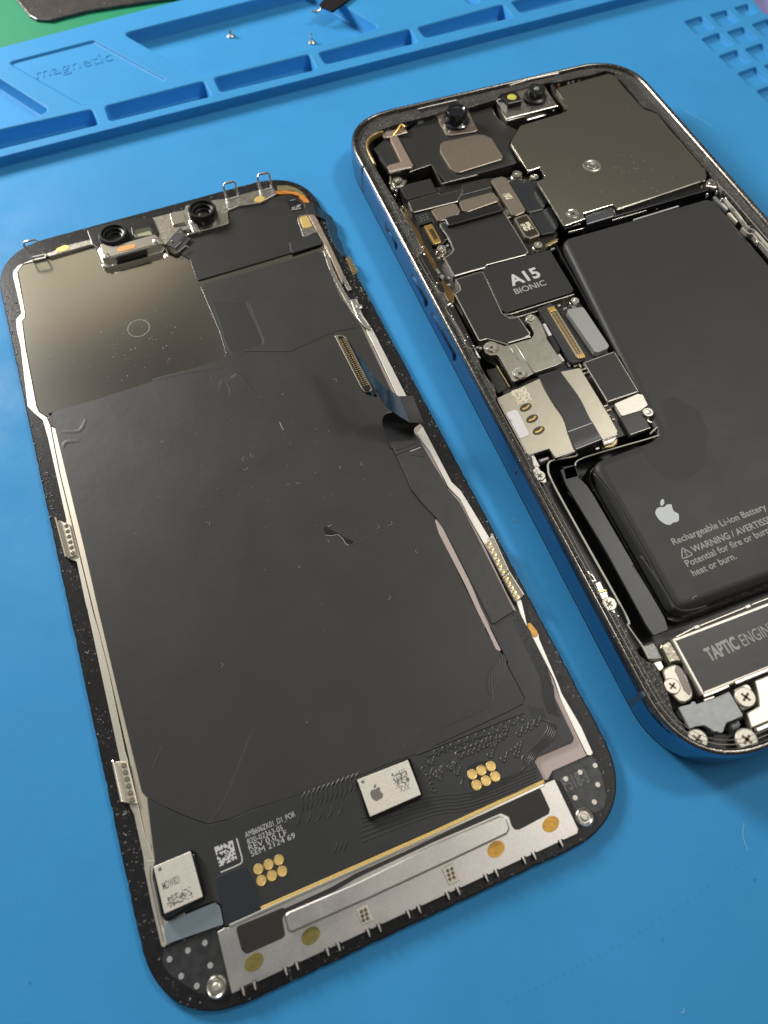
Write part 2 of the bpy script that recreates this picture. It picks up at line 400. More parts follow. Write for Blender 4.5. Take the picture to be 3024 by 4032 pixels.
def mat_mesh():
    mb = MB()
    def wall(pts, ztop, zbot, r, b=.38, draft=.25):
        """rounded lip, wall and floor of one moulded recess; returns its outline at the top surface"""
        p = ccw(rnd(ccw(pts), r, 6)); top = off(p, -b)
        rings(mb, [(top, ztop), (off(p, -b*.45), ztop-b*.1), (off(p, -b*.1), ztop-b*.45), (p, ztop-b), (off(p, draft), zbot+.3), (off(p, draft+.12), zbot+.09), (off(p, draft+.35), zbot)],
              cap_top=True, cap_bot=False)
        return top
    d = math.radians(1.3); ex = (math.cos(d), math.sin(d)); ey = (-math.sin(d), math.cos(d))
    step = [(5.13,171.95),(134.64,173.76)]
    a, b = Vector(step[0]), Vector(step[1]); u = (b-a).normalized(); nn = Vector((-u.y, u.x))
    L0, R0 = a-u*300, a+u*205
    far = [(12.46,214.65),(58.67,218.11)]; f0, f1 = Vector(far[0]), Vector(far[1]); uf = (f1-f0).normalized()
    F0, F1 = f0-uf*300, f0+uf*210
    # tray level
    q = .22
    low = [tuple(L0+nn*q), tuple(R0+nn*q)]
    outline = low+[tuple(F1), tuple(F0)]
    holes = [wall([(-9.24,182.19),(28.79,181.3),(29.29,174.96),(-8.31,174.88)], HIGH, -.8, 1.1),
             wall([(31.89,181.2),(56.1,181.77),(56.23,175.21),(31.75,175.15)], HIGH, -.8, 1.1),
             wall([(58.7,182.01),(83.36,182.41),(83.05,175.66),(58.62,175.89)], HIGH, -.8, 1.1),
             wall([(85.63,181.96),(110.91,182.89),(110.11,176.52),(85.67,176.74)], HIGH, -.8, 1.1),
             wall([(112.74,182.58),(137.83,183.94),(137.58,177.34),(112.89,177.68)], HIGH, -.8, 1.1),
             wall([(140.33,184.07),(166.03,185.48),(165.32,178.59),(140.2,178.38)], HIGH, -.8, 1.1),
             wall([(13.24,207.67),(34.93,208.95),(48.15,185.07),(27.0,183.73)], HIGH, HIGH-.45, 1.2, .3, .1),
             wall([(-10.43,206.64),(7.33,207.8),(19.43,185.0),(16.7,183.22),(-4.19,182.3)], HIGH, -.8, 1.4),
             wall([(42.33,209.08),(93.54,211.71),(98.08,201.42),(104.08,186.24),(98.61,185.47),(55.39,183.92)], HIGH, -.8, 1.5),
             wall([(126.75,206.07),(136.03,208.2),(132.58,186.91),(130.07,186.78)], HIGH, -.8, 1.2)]
    def sheet(outline, holes, z): fill(mb, outline, holes, z)
    sheet(outline, holes, HIGH)
    # step face, rounded at its top and foot
    prof = [(q, HIGH), (.10, HIGH-.04), (.03, HIGH-.14), (0, HIGH-.35), (-.05, .3), (-.12, .1), (-.25, .02), (-1.2, 0)]
    for i in range(len(prof)-1):
        (o0, z0), (o1, z1) = prof[i], prof[i+1]
        A, B, C_, D_ = L0+nn*o0, R0+nn*o0, R0+nn*o1, L0+nn*o1
        mb.add([(A.x, A.y, z0), (B.x, B.y, z0), (C_.x, C_.y, z1), (D_.x, D_.y, z1)], [(0, 1, 2, 3)])
    # far and side faces down to the table
    for A, B, zt in ((F1, F0, HIGH), (F0, L0+nn*q, HIGH), (R0+nn*q, F1, HIGH)):
        mb.add([(A.x, A.y, zt), (B.x, B.y, zt), (B.x, B.y, -2.6), (A.x, A.y, -2.6)], [(0, 1, 2, 3)])
    # work surface with its grid of square cups on the right
    fl, fr = L0+nn*-1.2, R0+nn*-1.2
    cups = []

    for c in CUPS: cups.append(wall(c, 0, -1.1, .8, .3, .15))
    edge = [(205.34,168.02),(203.4,163.93),(202.74,160.69),(202.07,157.19),(206.49,154.72),(213.14,144.31)]
    E0 = [tuple(p) for p in edge]
    surf = [tuple(fl), (-160, -260), (330, -260), (330, 100)]+E0[::-1]+[tuple(fr)]
    sheet(surf, cups, 0)
    sc = ccw(surf)
    for i in range(len(sc)):
        A, B = sc[i-1], sc[i]
        if min(A[1], B[1]) > fl.y-1.5: continue
        mb.add([(*A, 0), (*B, 0), (*B, -2.6), (*A, -2.6)], [(0, 1, 2, 3)])
    return mb
CUPS = [[(180.75,162.35),(186.44,162.92),(186.36,156.81),(180.48,156.1)],
        [(188.75,162.58),(194.29,162.78),(194.06,156.81),(188.36,156.28)],
        [(196.61,162.77),(201.22,163.08),(200.86,158.48),(196.73,157.86)],
        [(180.34,153.94),(186.19,154.63),(186.29,148.68),(180.26,147.86)],
        [(188.25,154.07),(193.77,154.49),(193.93,148.73),(188.06,148.08)],
        [(196.26,154.36),(201.9,155.09),(201.99,149.32),(196.08,148.42)],
        [(180.27,145.99),(186.12,146.57),(186.29,140.81),(180.15,140.02)],
        [(188.06,145.91),(193.71,146.46),(193.97,140.73),(188.13,140.04)],
        [(180.3,138.03),(186.18,138.62),(186.33,132.67),(180.1,131.91)],
        [(188.17,138.07),(194.01,138.58),(194.27,132.77),(188.29,132.12)],
        [(180.36,130.21),(186.31,130.79),(186.37,124.71),(180.29,124.01)],
        [(180.4,122.06),(186.45,122.74),(186.49,116.71),(180.37,116.15)]]
rm = mat_mesh().build('repair_mat', SIL, None, 40)
rm['label'] = 'large blue silicone work mat with moulded compartments under both phone halves'; rm['category'] = 'work mat'
rm['_o'] = (0, 0, 0)
text('embossed_lettering', 'magnetic', (18.79,198.84), (37.65,199.38), 4.0, 2.08, SIL, rm, -.005, extrude=.16)

random.seed(77); mb = MB()
for k in range(95):
    if k < 30: u, v, z = random.uniform(40, 1900), random.uniform(20, 520), HIGH
    elif k < 50: u, v, z = random.uniform(800, 1350), random.uniform(120, 230), -.8
    else: u, v, z = random.choice(((random.uniform(1250, 2200), random.uniform(500, 620)), (random.uniform(1750, 3000), random.uniform(3250, 4000)), (random.uniform(20, 500), random.uniform(650, 4000)), (random.uniform(1600, 2400), random.uniform(1200, 3000)))) + (0,)
    if k < 30: v = max(8, 640-.26*u-random.uniform(15, 40)); 
    x, y = PX(z, 'S', (u, v)); r = random.uniform(.025, .055)
    if k % 5: slab(mb, disc((x, y), r, 5), z-.01, z+.05, 0)
    else:
        a = random.uniform(0, 6.28); l = random.uniform(.3, 1.0); l *= .6; stroke(mb, smooth_path([(x, y), (x+l*math.cos(a), y+l*math.sin(a)), (x+1.5*l*math.cos(a+.7), y+1.5*l*math.sin(a+.7))], 3), .045, z-.01, z+.05, 0)
mb.build('lint', mat('pale_blue_dust', (.42, .55, .66), .7), rm)
mb = MB()
for (u, v), r in (((2972, 3465), .28), ((2608, 3702), .22), ((2612, 3640), .12), ((2820, 3390), .1), ((118, 3870), .25), ((2680, 60), .1)):
    slab(mb, disc(PX(0, 'S', (u, v)), r, 7, 1, .7, .6), -.01, .012, 0)
for k in range(34):
    u = 2000+k*27; v = 3935-k*12-.12*k*k; p = PX(0, 'S', (u, v)); stroke(mb, [p, (p[0]+.06, p[1]-.45)], .09, -.01, .010, 0)
mb.build('stains', mat('darker_blue_mark', '2c7fb8', .6), rm)
mb = MB()
for q in ([(2930, 3240), (2925, 3290), (2945, 3350)], [(2850, 900), (2900, 905)], [(1400, 3300), (1402, 3330)], [(2690, 430), (2760, 470), (2810, 500)], [(120, 2035), (118, 2030)]): stroke(mb, smooth_path(PX(0, 'S', q), 4), .09, -.01, .012, 0)
mb.build('scuffs', mat('pale_blue_scuff', '7fb9dc', .6), rm)
# dark metal plate on the green mat, top left of the picture
sp = plate('metal_sheet', [(19.74,256.38),(19.03,244.8),(20.33,238.54),(21.27,234.16),(22.69,231.67),(26.23,229.73),(29.99,230.13),(35.84,230.47),(44.03,229.63),(53.1,228.54),(64.27,226.76),(69.8,238.98)], -1.9, -1.1,
           mat('worn_grey_metal', (.10, .095, .10), .32, .8, bump=(.6, .3, .1), speck=(1.6, .2, (.55, .52, .45), .3), var=(.3, .25)), None, .25, 1.5)
sp['label'] = 'scuffed dark grey metal sheet with a worn bright corner on the green mat'; sp['category'] = 'metal sheet'
# flat black tool with chrome tip lying over the tray
tl = thing('flat_tool', (*(98.66,200.73), 2.6), 'flat black tool with small chrome tip reaching into the big tray compartment', 'tool')
plate('blade', [(92.73,200.84),(94.08,202.23),(96.38,203.83),(106.75,210.49),(110.72,207.58),(100.17,199.88),(94.88,196.85)], 2.62, 3.3, BLKP, tl, .12, .2)
tube(MB(), [(*p, z) for p, z in zip([(94.32,200.1),(93.52,200.83),(92.37,200.02),(91.37,199.59),(90.66,200.46)], (2.7, 2.6, 2.3, 2.1, 2.2))], .38, 10).build('tip', LIP, tl, 50)
# two tiny loose screws on the floor of the big compartment
def loose_screw(c, lab, lie=0):
    t = thing('loose_screw', (c[0], c[1], -.8), lab, 'screw', 'loose screws in the tray')
    mb = MB(); lathe(mb, (0, 0), [(.75, 0), (.95, .12), (.95, .25), (.5, .55), (.32, .6)], 18)
    sh = MB(); lathe(sh, (0, 0), [(.34, .55), (.38, .8), (.32, .9), (.38, 1.0), (.32, 1.1), (.38, 1.25), (.32, 1.4), (.36, 2.0 if not lie else 1.2), (.2, 2.3 if not lie else 1.4)], 14)
    for m_, nm in ((mb, 'screw_head'), (sh, 'screw_shank')):
        m_.v = [(x+c[0], y+c[1], z-.8) for x, y, z in m_.v]; m_.build(nm, LIP, t, 40)
loose_screw((68.64,203.18), 'loose silver screw nearer the recess marked magnetic', 1)
loose_screw((87.28,192.29), 'loose silver screw standing on its head below the black tool tip')

# ================================================================== the display half
D = thing('phone_display', (33.9, 72, 0), 'removed phone display lying face down on the blue mat left of the phone body', 'phone display')
W_, H_ = 67.83, 144.1
out = rrect(0, 0, W_, H_, 12.2)
jag = []
for i, p in enumerate(out): jag.append(p)
# subdivide the straight edges so that they can be slightly chipped
def chip_edge(poly, amp, step):
    o_ = []
    for i in range(len(poly)):
        a, b = Vector(poly[i]), Vector(poly[(i+1) % len(poly)]); L = (b-a).length; k = max(1, int(L/step))
        nn = Vector((-(b-a).y, (b-a).x)).normalized() if L > 0 else Vector((0, 0))
        for j in range(k):
            q = a.lerp(b, j/k); d = (random.random()**4)*amp if k > 1 else 0
            o_.append((q.x+nn.x*d, q.y+nn.y*d))
    return o_
outj = chip_edge(out, .13, .7)
plate('front_glass', outj, 0, 1.0, GLASS, D, .22, smooth=50)
BACK = plate('backplate', [(4.23,136.36),(5.43,137.72),(10.05,137.45),(20.79,137.31),(22.22,141.12),(42.44,137.79),(57.37,137.31),(64.21,135.8),(65.14,129.43),(64.13,119.9),(63.4,104.51),(64.0,94.43),(64.09,90.7),(5.68,93.42),(3.69,95.65),(3.46,97.73),(2.33,99.46),(2.11,100.8),(2.45,114.87),(2.94,122.52),(3.57,123.53),(3.96,129.01)], 1.0, 1.3, MIRR, D, .05, .3)
plate('backplate_margin', [(3.71,95.43),(3.53,90.46),(3.42,85.43),(3.64,63.25),(3.7,57.87),(3.88,46.6),(3.87,34.3),(3.75,27.16),(3.63,23.05),(4.03,21.67),(3.81,22.6),(4.18,19.8),(3.48,17.97),(3.14,11.32),(2.95,9.76),(5.92,9.82),(6.98,18.5),(7.11,27.7),(5.7,57.32),(5.35,67.45),(5.55,86.91),(5.62,93.09)], 1.0, 1.29, mat('pale_tan_steel', (.66, .60, .49), .42, .75, bump=(5, .15, .02), var=(.12, .12)), D, .04, .1)
plate('backplate_margin', [(63.19,95.59),(63.86,94.07),(63.44,78.51),(63.42,77.47),(65.18,70.02),(64.11,59.52),(64.0,57.12),(64.99,53.83),(65.0,43.88),(64.72,35.67),(65.01,26.97),(65.02,21.14),(64.66,19.08),(64.24,13.74),(64.12,9.77),(58.62,9.79),(57.56,9.08),(56.71,9.17),(54.87,13.28),(60.28,17.99),(61.78,29.85),(60.63,41.6),(60.04,55.38),(60.26,67.16),(60.9,77.21)], 1.0, 1.28, PINKM, D, .04, .1)
# scuffed ring and dust left by the magnet point
rg = (23.46,112.04); mb = MB()
stroke(mb, [(rg[0]+2.05*math.cos(a/24*2*math.pi), rg[1]+2.15*math.sin(a/24*2*math.pi)) for a in range(25)], .10, 1.301, 1.312, 0)
for k in range(60):
    a = random.gauss(0, 1); px, py = rg[0]+random.gauss(-1.5, 4.2), rg[1]+random.gauss(-4, 4.2)
    slab(mb, disc((px, py), random.uniform(.03, .11), 6), 1.301, 1.33, 0)
for k in range(24):
    a = random.uniform(0, 6.28); slab(mb, disc((rg[0]+2.2*math.cos(a), rg[1]+2.3*math.sin(a)), random.uniform(.03, .07), 5), 1.301, 1.32, 0)
mb.build('scuff_marks', DUST, BACK)
# pale side strips
plate('side_strip', [(10.39,139.03),(7.13,138.25),(4.58,137.76),(3.35,136.55),(3.12,135.49),(3.15,125.7),(3.03,124.37),(1.88,123.23),(1.59,120.41),(1.61,115.88),(0.56,101.32),(1.39,99.37),(2.6,97.14),(2.77,93.1),(2.74,75.52),(1.72,68.28),(2.88,67.22),(2.8,59.35),(2.86,58.42),(2.65,34.33),(2.59,27.51),(2.88,26.44),(2.84,19.98),(2.89,20.76),(2.68,19.27),(2.65,9.98),(3.1,9.71),(3.29,11.26),(3.44,17.98),(3.78,19.01),(4.18,19.8),(3.81,22.6),(4.05,21.66),(3.63,23.04),(3.69,27.17),(3.69,33.68),(3.59,35.29),(3.84,46.58),(3.77,54.03),(3.6,57.85),(3.57,63.21),(3.36,85.36),(3.47,90.39),(3.63,95.57),(3.38,97.57),(2.25,99.3),(2.05,100.71),(2.38,114.76),(2.87,122.4),(3.46,123.0),(3.74,124.17),(3.89,128.89),(4.06,136.03),(5.52,137.84),(10.16,137.7)], 1.0, 1.45, CREAM, D, .05, .15)
plate('side_strip', [(63.47,69.03),(65.11,70.08),(65.09,57.78),(65.82,55.63),(66.01,53.0),(66.44,45.44),(65.98,38.21),(66.39,36.87),(66.21,33.89),(65.24,30.23),(66.19,28.26),(65.9,27.46),(65.27,20.25),(65.08,18.87),(65.35,13.53),(65.09,9.75),(64.6,9.59),(64.2,9.84),(64.28,13.78),(64.49,17.9),(64.68,19.08),(65.03,21.14),(65.05,27.0),(64.64,29.42),(65.43,33.94),(65.21,43.78),(64.89,50.65),(65.08,53.93),(64.11,57.14),(64.19,59.46),(64.2,64.48),(63.62,67.82)], 1.0, 1.45, CREAM2, D, .05, .15)
plate('side_strip', [(64.47,103.03),(65.24,102.93),(64.75,98.59),(65.19,94.21),(65.04,77.35),(65.15,77.27),(63.52,77.87),(64.09,94.66),(64.14,98.42)], 1.0, 1.45, CREAM2, D, .05, .1)
plate('side_strip', [(2.88,20.96),(3.28,20.2),(4.19,19.83),(3.63,19.07),(3.41,17.99),(3.25,11.28),(3.25,9.83),(2.89,9.65),(2.6,9.92),(2.53,14.53),(2.65,19.28)], 1.0, 1.47, CREAM, D, .04)
mb = MB(); stroke(mb, [(3.46,19.34),(3.12,18.11),(2.98,11.39),(2.98,10.3)], .12, 1.46, 1.485, 0); mb.build('strip_seam', DARKINK, D)
mb = MB(); stroke(mb, [(64.02,117.9),(63.14,110.79),(63.43,104.39),(63.61,99.54)], .8, 1.3, 1.42, .04)
stroke(mb, [(65.38,127.17),(64.41,121.61),(64.66,117.64),(64.8,105.59)], .8, 1.3, 1.44, .04); mb.build('side_rail', STEEL, D)

# black upper film and main film
UP = plate('upper_film', [(48.27,136.08),(48.92,136.58),(51.09,136.97),(55.25,137.07),(59.14,137.29),(62.76,136.59),(64.21,134.67),(64.41,132.24),(64.3,128.94),(61.95,129.15),(61.58,128.55),(61.11,123.27),(64.24,123.46),(64.43,120.68),(63.61,119.81),(37.52,119.6),(37.25,120.39),(37.51,126.06),(35.77,128.67),(34.33,131.9),(38.8,132.73),(47.49,132.86),(48.27,133.79)], 1.3, 1.55, BLKM, D, .05, .25)
plate('film_band', [(57.68,122.56),(61.57,123.1),(64.37,123.32),(64.51,120.71),(63.62,119.82),(57.22,119.73)], 1.55, 1.62, BLKF, UP, .02, .1)
plate('gold_pad_base', [(61.71,128.93),(62.44,129.54),(64.41,129.24),(64.22,123.4),(61.07,123.13)], 1.3, 1.6, STEEL, D, .04, .3)
plate('gold_pad', [(62.2,128.6),(62.77,128.97),(63.92,128.8),(63.92,125.38),(62.49,125.23),(61.97,125.69)], 1.6, 1.7, GOLDM, D, .04, .3)
mb = MB()
slab(mb, [(61.53,135.21),(63.31,135.11),(64.17,132.04),(63.78,130.91),(61.2,131.46)], 1.55, 1.58, 0); mb.build('sticker', BLKP, UP)
mb = MB()
for k in range(12):
    q = (62.68,132.27); slab(mb, disc((q[0]+random.uniform(-1.1, 1.1), q[1]+random.uniform(-.55, .55)), random.uniform(.09, .2), 7), 1.58, 1.6, 0)
stroke(mb, [(62.05,134.77),(63.31,134.61)], .1, 1.58, 1.6, 0)
stroke(mb, [(61.41,131.84),(62.62,131.6),(63.53,131.61)], .14, 1.58, 1.6, 0); mb.build('white_marks', INK, UP)
MAIN = plate('graphite_sheet', [(4.31,97.98),(4.8,98.14),(3.4,98.25),(12.77,97.99),(23.33,98.16),(35.69,98.32),(36.85,98.63),(37.34,99.5),(37.72,105.38),(37.48,117.54),(38.24,118.21),(40.3,118.17),(62.63,118.0),(63.07,117.1),(62.4,104.82),(63.43,96.03),(62.83,78.14),(62.47,74.5),(62.4,64.03),(59.73,52.84),(59.09,49.43),(58.93,30.98),(59.12,28.72),(59.55,27.93),(59.55,25.53),(59.64,20.33),(59.08,19.65),(56.49,19.47),(42.59,19.07),(37.32,19.39),(31.75,19.5),(24.77,20.24),(18.36,20.95),(14.88,20.91),(12.01,21.42),(9.2,23.75),(6.63,26.27),(5.09,27.89),(4.58,28.92),(4.49,46.27),(4.45,57.72),(4.51,67.65),(4.37,88.54)], 1.3, 1.6, BLKS, D, .06, .2)
# raised inner step of the sheet and rougher corner film, its shade put into the colour
plate('shaded_patch', [(38.64,112.87),(44.95,109.83),(44.7,107.99),(44.96,102.39),(44.83,99.37),(41.89,98.43),(38.37,99.28),(38.41,107.18)], 1.55, 1.604, mat('dull_shaded_film', (.030, .030, .0295), .46, spec=.40, bump=(1.5, .3, .06)), MAIN, .002)
plate('sheet_overlay', [(45.03,109.72),(46.16,110.12),(59.49,109.72),(60.34,108.47),(62.44,103.62),(62.94,95.74),(58.17,96.46),(48.71,95.07),(39.61,98.82),(44.59,98.78),(44.96,99.64)], 1.6, 1.66, BLKS, MAIN, .03, .3)
mb = MB()
def crease(pts, wd=.25, h=.05, z=1.6): ridge(mb, smooth_path(pts, 4), wd*3.2, h*.95, z)
crease([(38.53,113.57),(38.51,107.56),(38.35,99.21),(41.87,98.36),(44.6,98.85),(44.96,102.39),(44.86,109.22),(46.17,110.2),(52.54,110.21),(59.66,109.74)], .22, .05)
crease([(40.64,117.13),(49.8,117.67),(58.91,117.41),(62.04,117.77),(62.97,115.73)], .3, .06)
for k in range(9):
    x, y = 440+k*14, 1440+abs(k-5)*9
    crease(PX(1.6, 'E', [(x, y+60), (x+25, y), (x+70, y+50), (x+70+k*6, y+110)]), .28, .05)
crease([(22.95,98.32),(28.65,97.9),(34.21,96.77),(36.43,96.25)], .3, .05)
crease([(48.81,64.96),(52.74,65.65),(56.14,65.59)], .2, .04)
crease([(51.65,70.15),(54.35,69.72),(57.2,68.89)], .25, .05)
crease([(41.71,53.28),(45.09,53.08),(50.36,53.46),(55.11,53.04),(56.68,53.16)], .12, .05)
crease([(5.38,93.32),(8.31,92.29),(9.81,94.35)], .3, .05)
crease([(4.98,89.66),(5.59,90.79),(7.87,90.03)], .3, .05)
crease([(12.24,21.47),(15.27,23.69),(19.41,28.58),(21.61,31.34)], .16, .05)
crease([(6.38,30.57),(7.42,32.13),(8.68,33.64)], .16, .04)
crease([(56.08,25.66),(54.91,21.74),(50.95,21.22),(47.24,21.1),(40.72,19.87)], .22, .05)
for k in range(16):
    x = 930+k*44; y = 900-k*19
    x += random.uniform(-16, 16); y += random.uniform(-14, 10)
    if random.random() < .75: crease(PX(1.6, 'L', [(x, y), (x+22, y-random.uniform(25, 45)), (x+random.uniform(50, 85), y-random.uniform(55, 90))]), random.uniform(.15, .3), random.uniform(.015, .035))
for k in range(8):
    x = 620-k*42; y = 1060+k*16
    crease(PX(1.6, 'L', [(x, y), (x-60+random.uniform(-15, 15), y+14), (x-130, y+60)]), .22, random.uniform(.01, .03))
for k in range(7):
    crease(PX(1.6, 'L', [(1540+k*14, 560-k*22), (1530+k*18, 480-k*30), (1545+k*14, 400-k*20)]), .2, .05)
mb.build('wrinkles', BLKS, MAIN, 180)
# tear in the sheet and lint
mb = MB()
slab(mb, [(41.75,57.6),(42.29,57.78),(43.37,56.33),(44.43,54.84),(45.64,53.45),(44.88,53.22),(44.32,53.84),(43.88,55.52),(42.69,55.92),(41.78,56.38)], 1.601, 1.62, 0); mb.build('tear', BLKP, MAIN)
mb = MB()
stroke(mb, [(41.71,56.31),(42.41,55.9),(43.61,55.65),(44.09,54.67),(44.21,53.58),(44.62,53.11)], .09, 1.6, 1.66, 0)
stroke(mb, [(42.6,57.64),(43.21,57.7)], .1, 1.6, 1.66, 0)
stroke(mb, [(41.81,80.53),(41.78,79.41),(41.92,78.64)], .12, 1.6, 1.66, 0)
for k in range(85):
    x, y = random.uniform(3, 62), random.uniform(25, 118)
    if k < 80: x, y = random.gauss(42, 12), random.gauss(72, 16)
    if x > 55 or x < 8: continue
    r = random.uniform(.03, .065)
    if k % 4 == 0:
        a = random.uniform(0, 6.28); l = random.uniform(.2, .7)
        stroke(mb, smooth_path([(x, y), (x+l*math.cos(a), y+l*math.sin(a)), (x+1.4*l*math.cos(a+.8), y+1.4*l*math.sin(a+.8))], 3), .04, 1.6, 1.65, 0)
    else: slab(mb, disc((x, y), r, 5), 1.6, 1.65, 0)
mb.build('lint', DUST, MAIN)
plate('edge_liner', [(59.54,52.12),(59.88,52.07),(60.07,49.92),(60.09,40.53),(59.68,30.66),(59.62,35.1),(59.66,28.17),(59.41,27.97),(59.02,28.54),(59.09,31.32),(59.07,35.33),(58.92,30.97),(59.19,39.77),(59.03,49.44),(59.33,51.59)], 1.3, 1.66, PINKM, D, .02, .1)

# the flex circuit: lower board plus the tail running up the right-hand side
FLEX = plate('flex_circuit', [(58.9,70.9),(63.03,69.2),(63.38,66.28),(62.84,61.77),(62.94,59.09),(63.67,56.46),(64.56,53.3),(64.42,43.92),(64.26,34.9),(64.08,34.53),(64.34,26.34),(64.41,20.29),(63.76,18.62),(63.55,12.6),(63.15,12.19),(57.68,12.29),(56.86,11.84),(56.88,9.42),(56.83,9.21),(42.12,9.19),(28.8,9.29),(28.63,8.87),(15.6,9.12),(11.36,8.68),(10.79,8.95),(10.95,11.48),(10.41,12.11),(9.34,12.32),(4.91,12.45),(4.05,12.25),(3.63,13.16),(3.81,19.0),(4.28,19.59),(4.4,21.53),(5.11,27.87),(6.64,26.19),(9.21,23.67),(12.01,21.35),(14.88,20.82),(18.36,20.88),(24.77,20.19),(31.73,19.45),(37.3,19.34),(42.56,19.02),(56.45,19.41),(59.03,19.59),(59.65,20.3),(59.58,25.62),(59.82,26.1),(59.79,28.03),(59.76,35.29),(60.18,40.75),(60.17,50.15),(59.77,52.45),(58.8,55.82),(58.07,58.66),(58.22,62.01),(58.44,65.93)], 1.3, 1.72, BLKF, D, .05, .15)
mb = MB()
def tr(pts, wd=.2, h=.045, z=1.72, k=2): ridge(mb, smooth_path(pts, 3), wd*1.7, h*2.6, z, k > 1)
for k in range(8):       # long parallel tracks following the tail and turning along the board
    o_ = k*17
    tr(PX(1.72, 'M', [(0+o_*.55, 330+o_*.1), (110+o_*.6, 560), (205+o_*.55, 760), (225+o_*.6, 900), (265+o_*.6, 1010+o_*.2)]), .13, .035, k=1)
for k in range(5):
    tr(PX(1.72, 'M', [(130+k*22, 960+k*3), (180+k*18, 1050), (265+k*12, 1060+k*8), (240+k*12, 1150+k*8), (150+k*6, 1250+k*10), (110+k*12, 1320+k*14)]), .13, .04, k=1)
for k in range(4): tr(PX(1.72, 'O', [(1190-k*10, 210+k*12), (1120-k*10, 270+k*10), (1120-k*9, 350+k*10), (1060-k*10, 400+k*10), (880, 470+k*14), (760, 530+k*10)]), .13, .04, k=1)
for k in range(6): tr(PX(1.72, 'O', [(40, 700+k*26+k*k), (500, 560+k*24), (760, 470+k*22+60), (1180, 330+k*22+40)]), .12, .03, k=1)
tr([(41.73,19.02),(48.91,18.8),(58.56,18.47)], .2, .05, k=1); tr([(43.11,18.12),(49.5,17.99),(55.38,17.08)], .15, .05, k=1)
tr([(47.42,17.14),(46.9,16.79),(46.67,14.01),(45.96,13.0)], .2, .05, k=1); tr([(47.42,17.14),(50.48,17.02),(54.84,16.49)], .15, .05, k=1)
def ringm(c, r=.45):
    q = [(c[0]+r*math.cos(a), c[1]+r*math.sin(a)) for a in [i/10*2*math.pi for i in range(11)]]; ridge(mb, q, .26, .11, 1.72, False)
for k in range(11): ringm(PX(1.72, 'O', (530+k*55, 270-k*22)), .42)
random.seed(21)
def lead(x, y, tile='O', s=1.0):
    p = PX(1.72, tile, [(x, y), (x+25*s, y-22*s), (x+30*s, y-50*s), (x+55*s, y-80*s)]); ringm(p[0], .32); tr(p, .15, .045)
for k in range(9): lead(690+k*34+random.uniform(-6, 6), 290-k*14+random.uniform(-8, 8))
for k in range(7): lead(880+random.uniform(-10, 180), 330-random.uniform(0, 120), s=.8)
for k in range(14):
    x, y = random.uniform(450, 660), random.uniform(330, 520)
    if y < 560-.35*(x-300): lead(x, y, s=.7)
for k in range(4): lead(1065+k*38, 150-k*22, s=.9)
for k in range(6):
    x = 500-k*38; ringm(PX(1.72, 'O', (450+k*12, 380+k*26)), .36)
for k in range(12): tr(PX(1.72, 'L', [(300+k*32, 1330-k*13), (318+k*32, 1290-k*13), (310+k*32, 1240-k*13), (335+k*32, 1190-k*12)]), .14, .05)
for k in range(5): tr(PX(1.72, 'L', [(270+k*70, 1420-k*20), (290+k*70, 1390-k*20), (300+k*70, 1340-k*20)]), .12, .04)
for k in range(3): tr(PX(1.72, 'L', [(520+k*30, 1600-k*8), (535+k*30, 1560-k*8), (545+k*30, 1520-k*8)]), .12, .04)
mb.build('circuit_tracks', mat('raised_circuit_track', (.045, .046, .048), .30, spec=.6), FLEX, 180)
mb = MB()
for a_, b_ in (((920, 455), (1065, 402)), ((1020, 480), (1110, 492)), ((925, 480), (1080, 425))): stroke(mb, PX(2.1, 'I', [a_, b_]), .12, 1.9, 2.0, .02)
mb.build('fold_lines', BLKF, FLEX)
plate('flex_tail_base', [(58.17,71.26),(63.1,69.06),(63.33,67.23),(63.47,62.58),(63.77,58.89),(63.82,56.38),(64.56,53.38),(64.47,44.14),(64.35,36.21),(64.24,32.84),(60.19,32.1),(60.19,40.85),(60.12,50.1),(59.69,52.33),(58.7,55.62),(58.08,58.73),(58.24,62.08),(58.33,66.04)], 1.70, 1.95, mat('charcoal_flex', (.052, .052, .051), .42, spec=.45, bump=(.6, .25, .2), rvar=(.3, .08)), D, .1, .3, smooth=40)
mb = MB(); stroke(mb, [(60.89,65.79),(62.84,65.85)], .14, 1.94, 1.97, .01); mb.build('white_marks', INK, FLEX)

# gold pads, six and six
def pads(cs, r, z):
    for c in cs: lathe(MB(), c, [(r, z-.02), (r, z+.07), (r*.95, z+.10), (r*.86, z+.10), (r*.80, z+.06), (r*.4, z+.05), (r*.05, z+.05)], 22).build('contact_pad', GOLDP, FLEX, 40)
GOLDP = mat('bright_gold_pad', (.90, .64, .24), .40, .6, bump=(2.5, .3, .03), var=(1.2, .18))
plate('pad_field', [(47.54,14.75),(49.44,14.86),(51.13,14.39),(51.79,12.35),(51.43,11.63),(47.34,11.46),(46.97,12.15)], 1.7, 1.75, BLKP, FLEX, .02, .4)
pads([(47.95,13.63),(49.36,13.61),(50.84,13.62),(47.91,12.13),(49.36,12.14),(50.81,12.16)], .70, 1.75)
pads([(16.7,13.6),(18.12,13.61),(19.55,13.61),(16.66,12.16),(18.12,12.18),(19.54,12.17)], .66, 1.73)

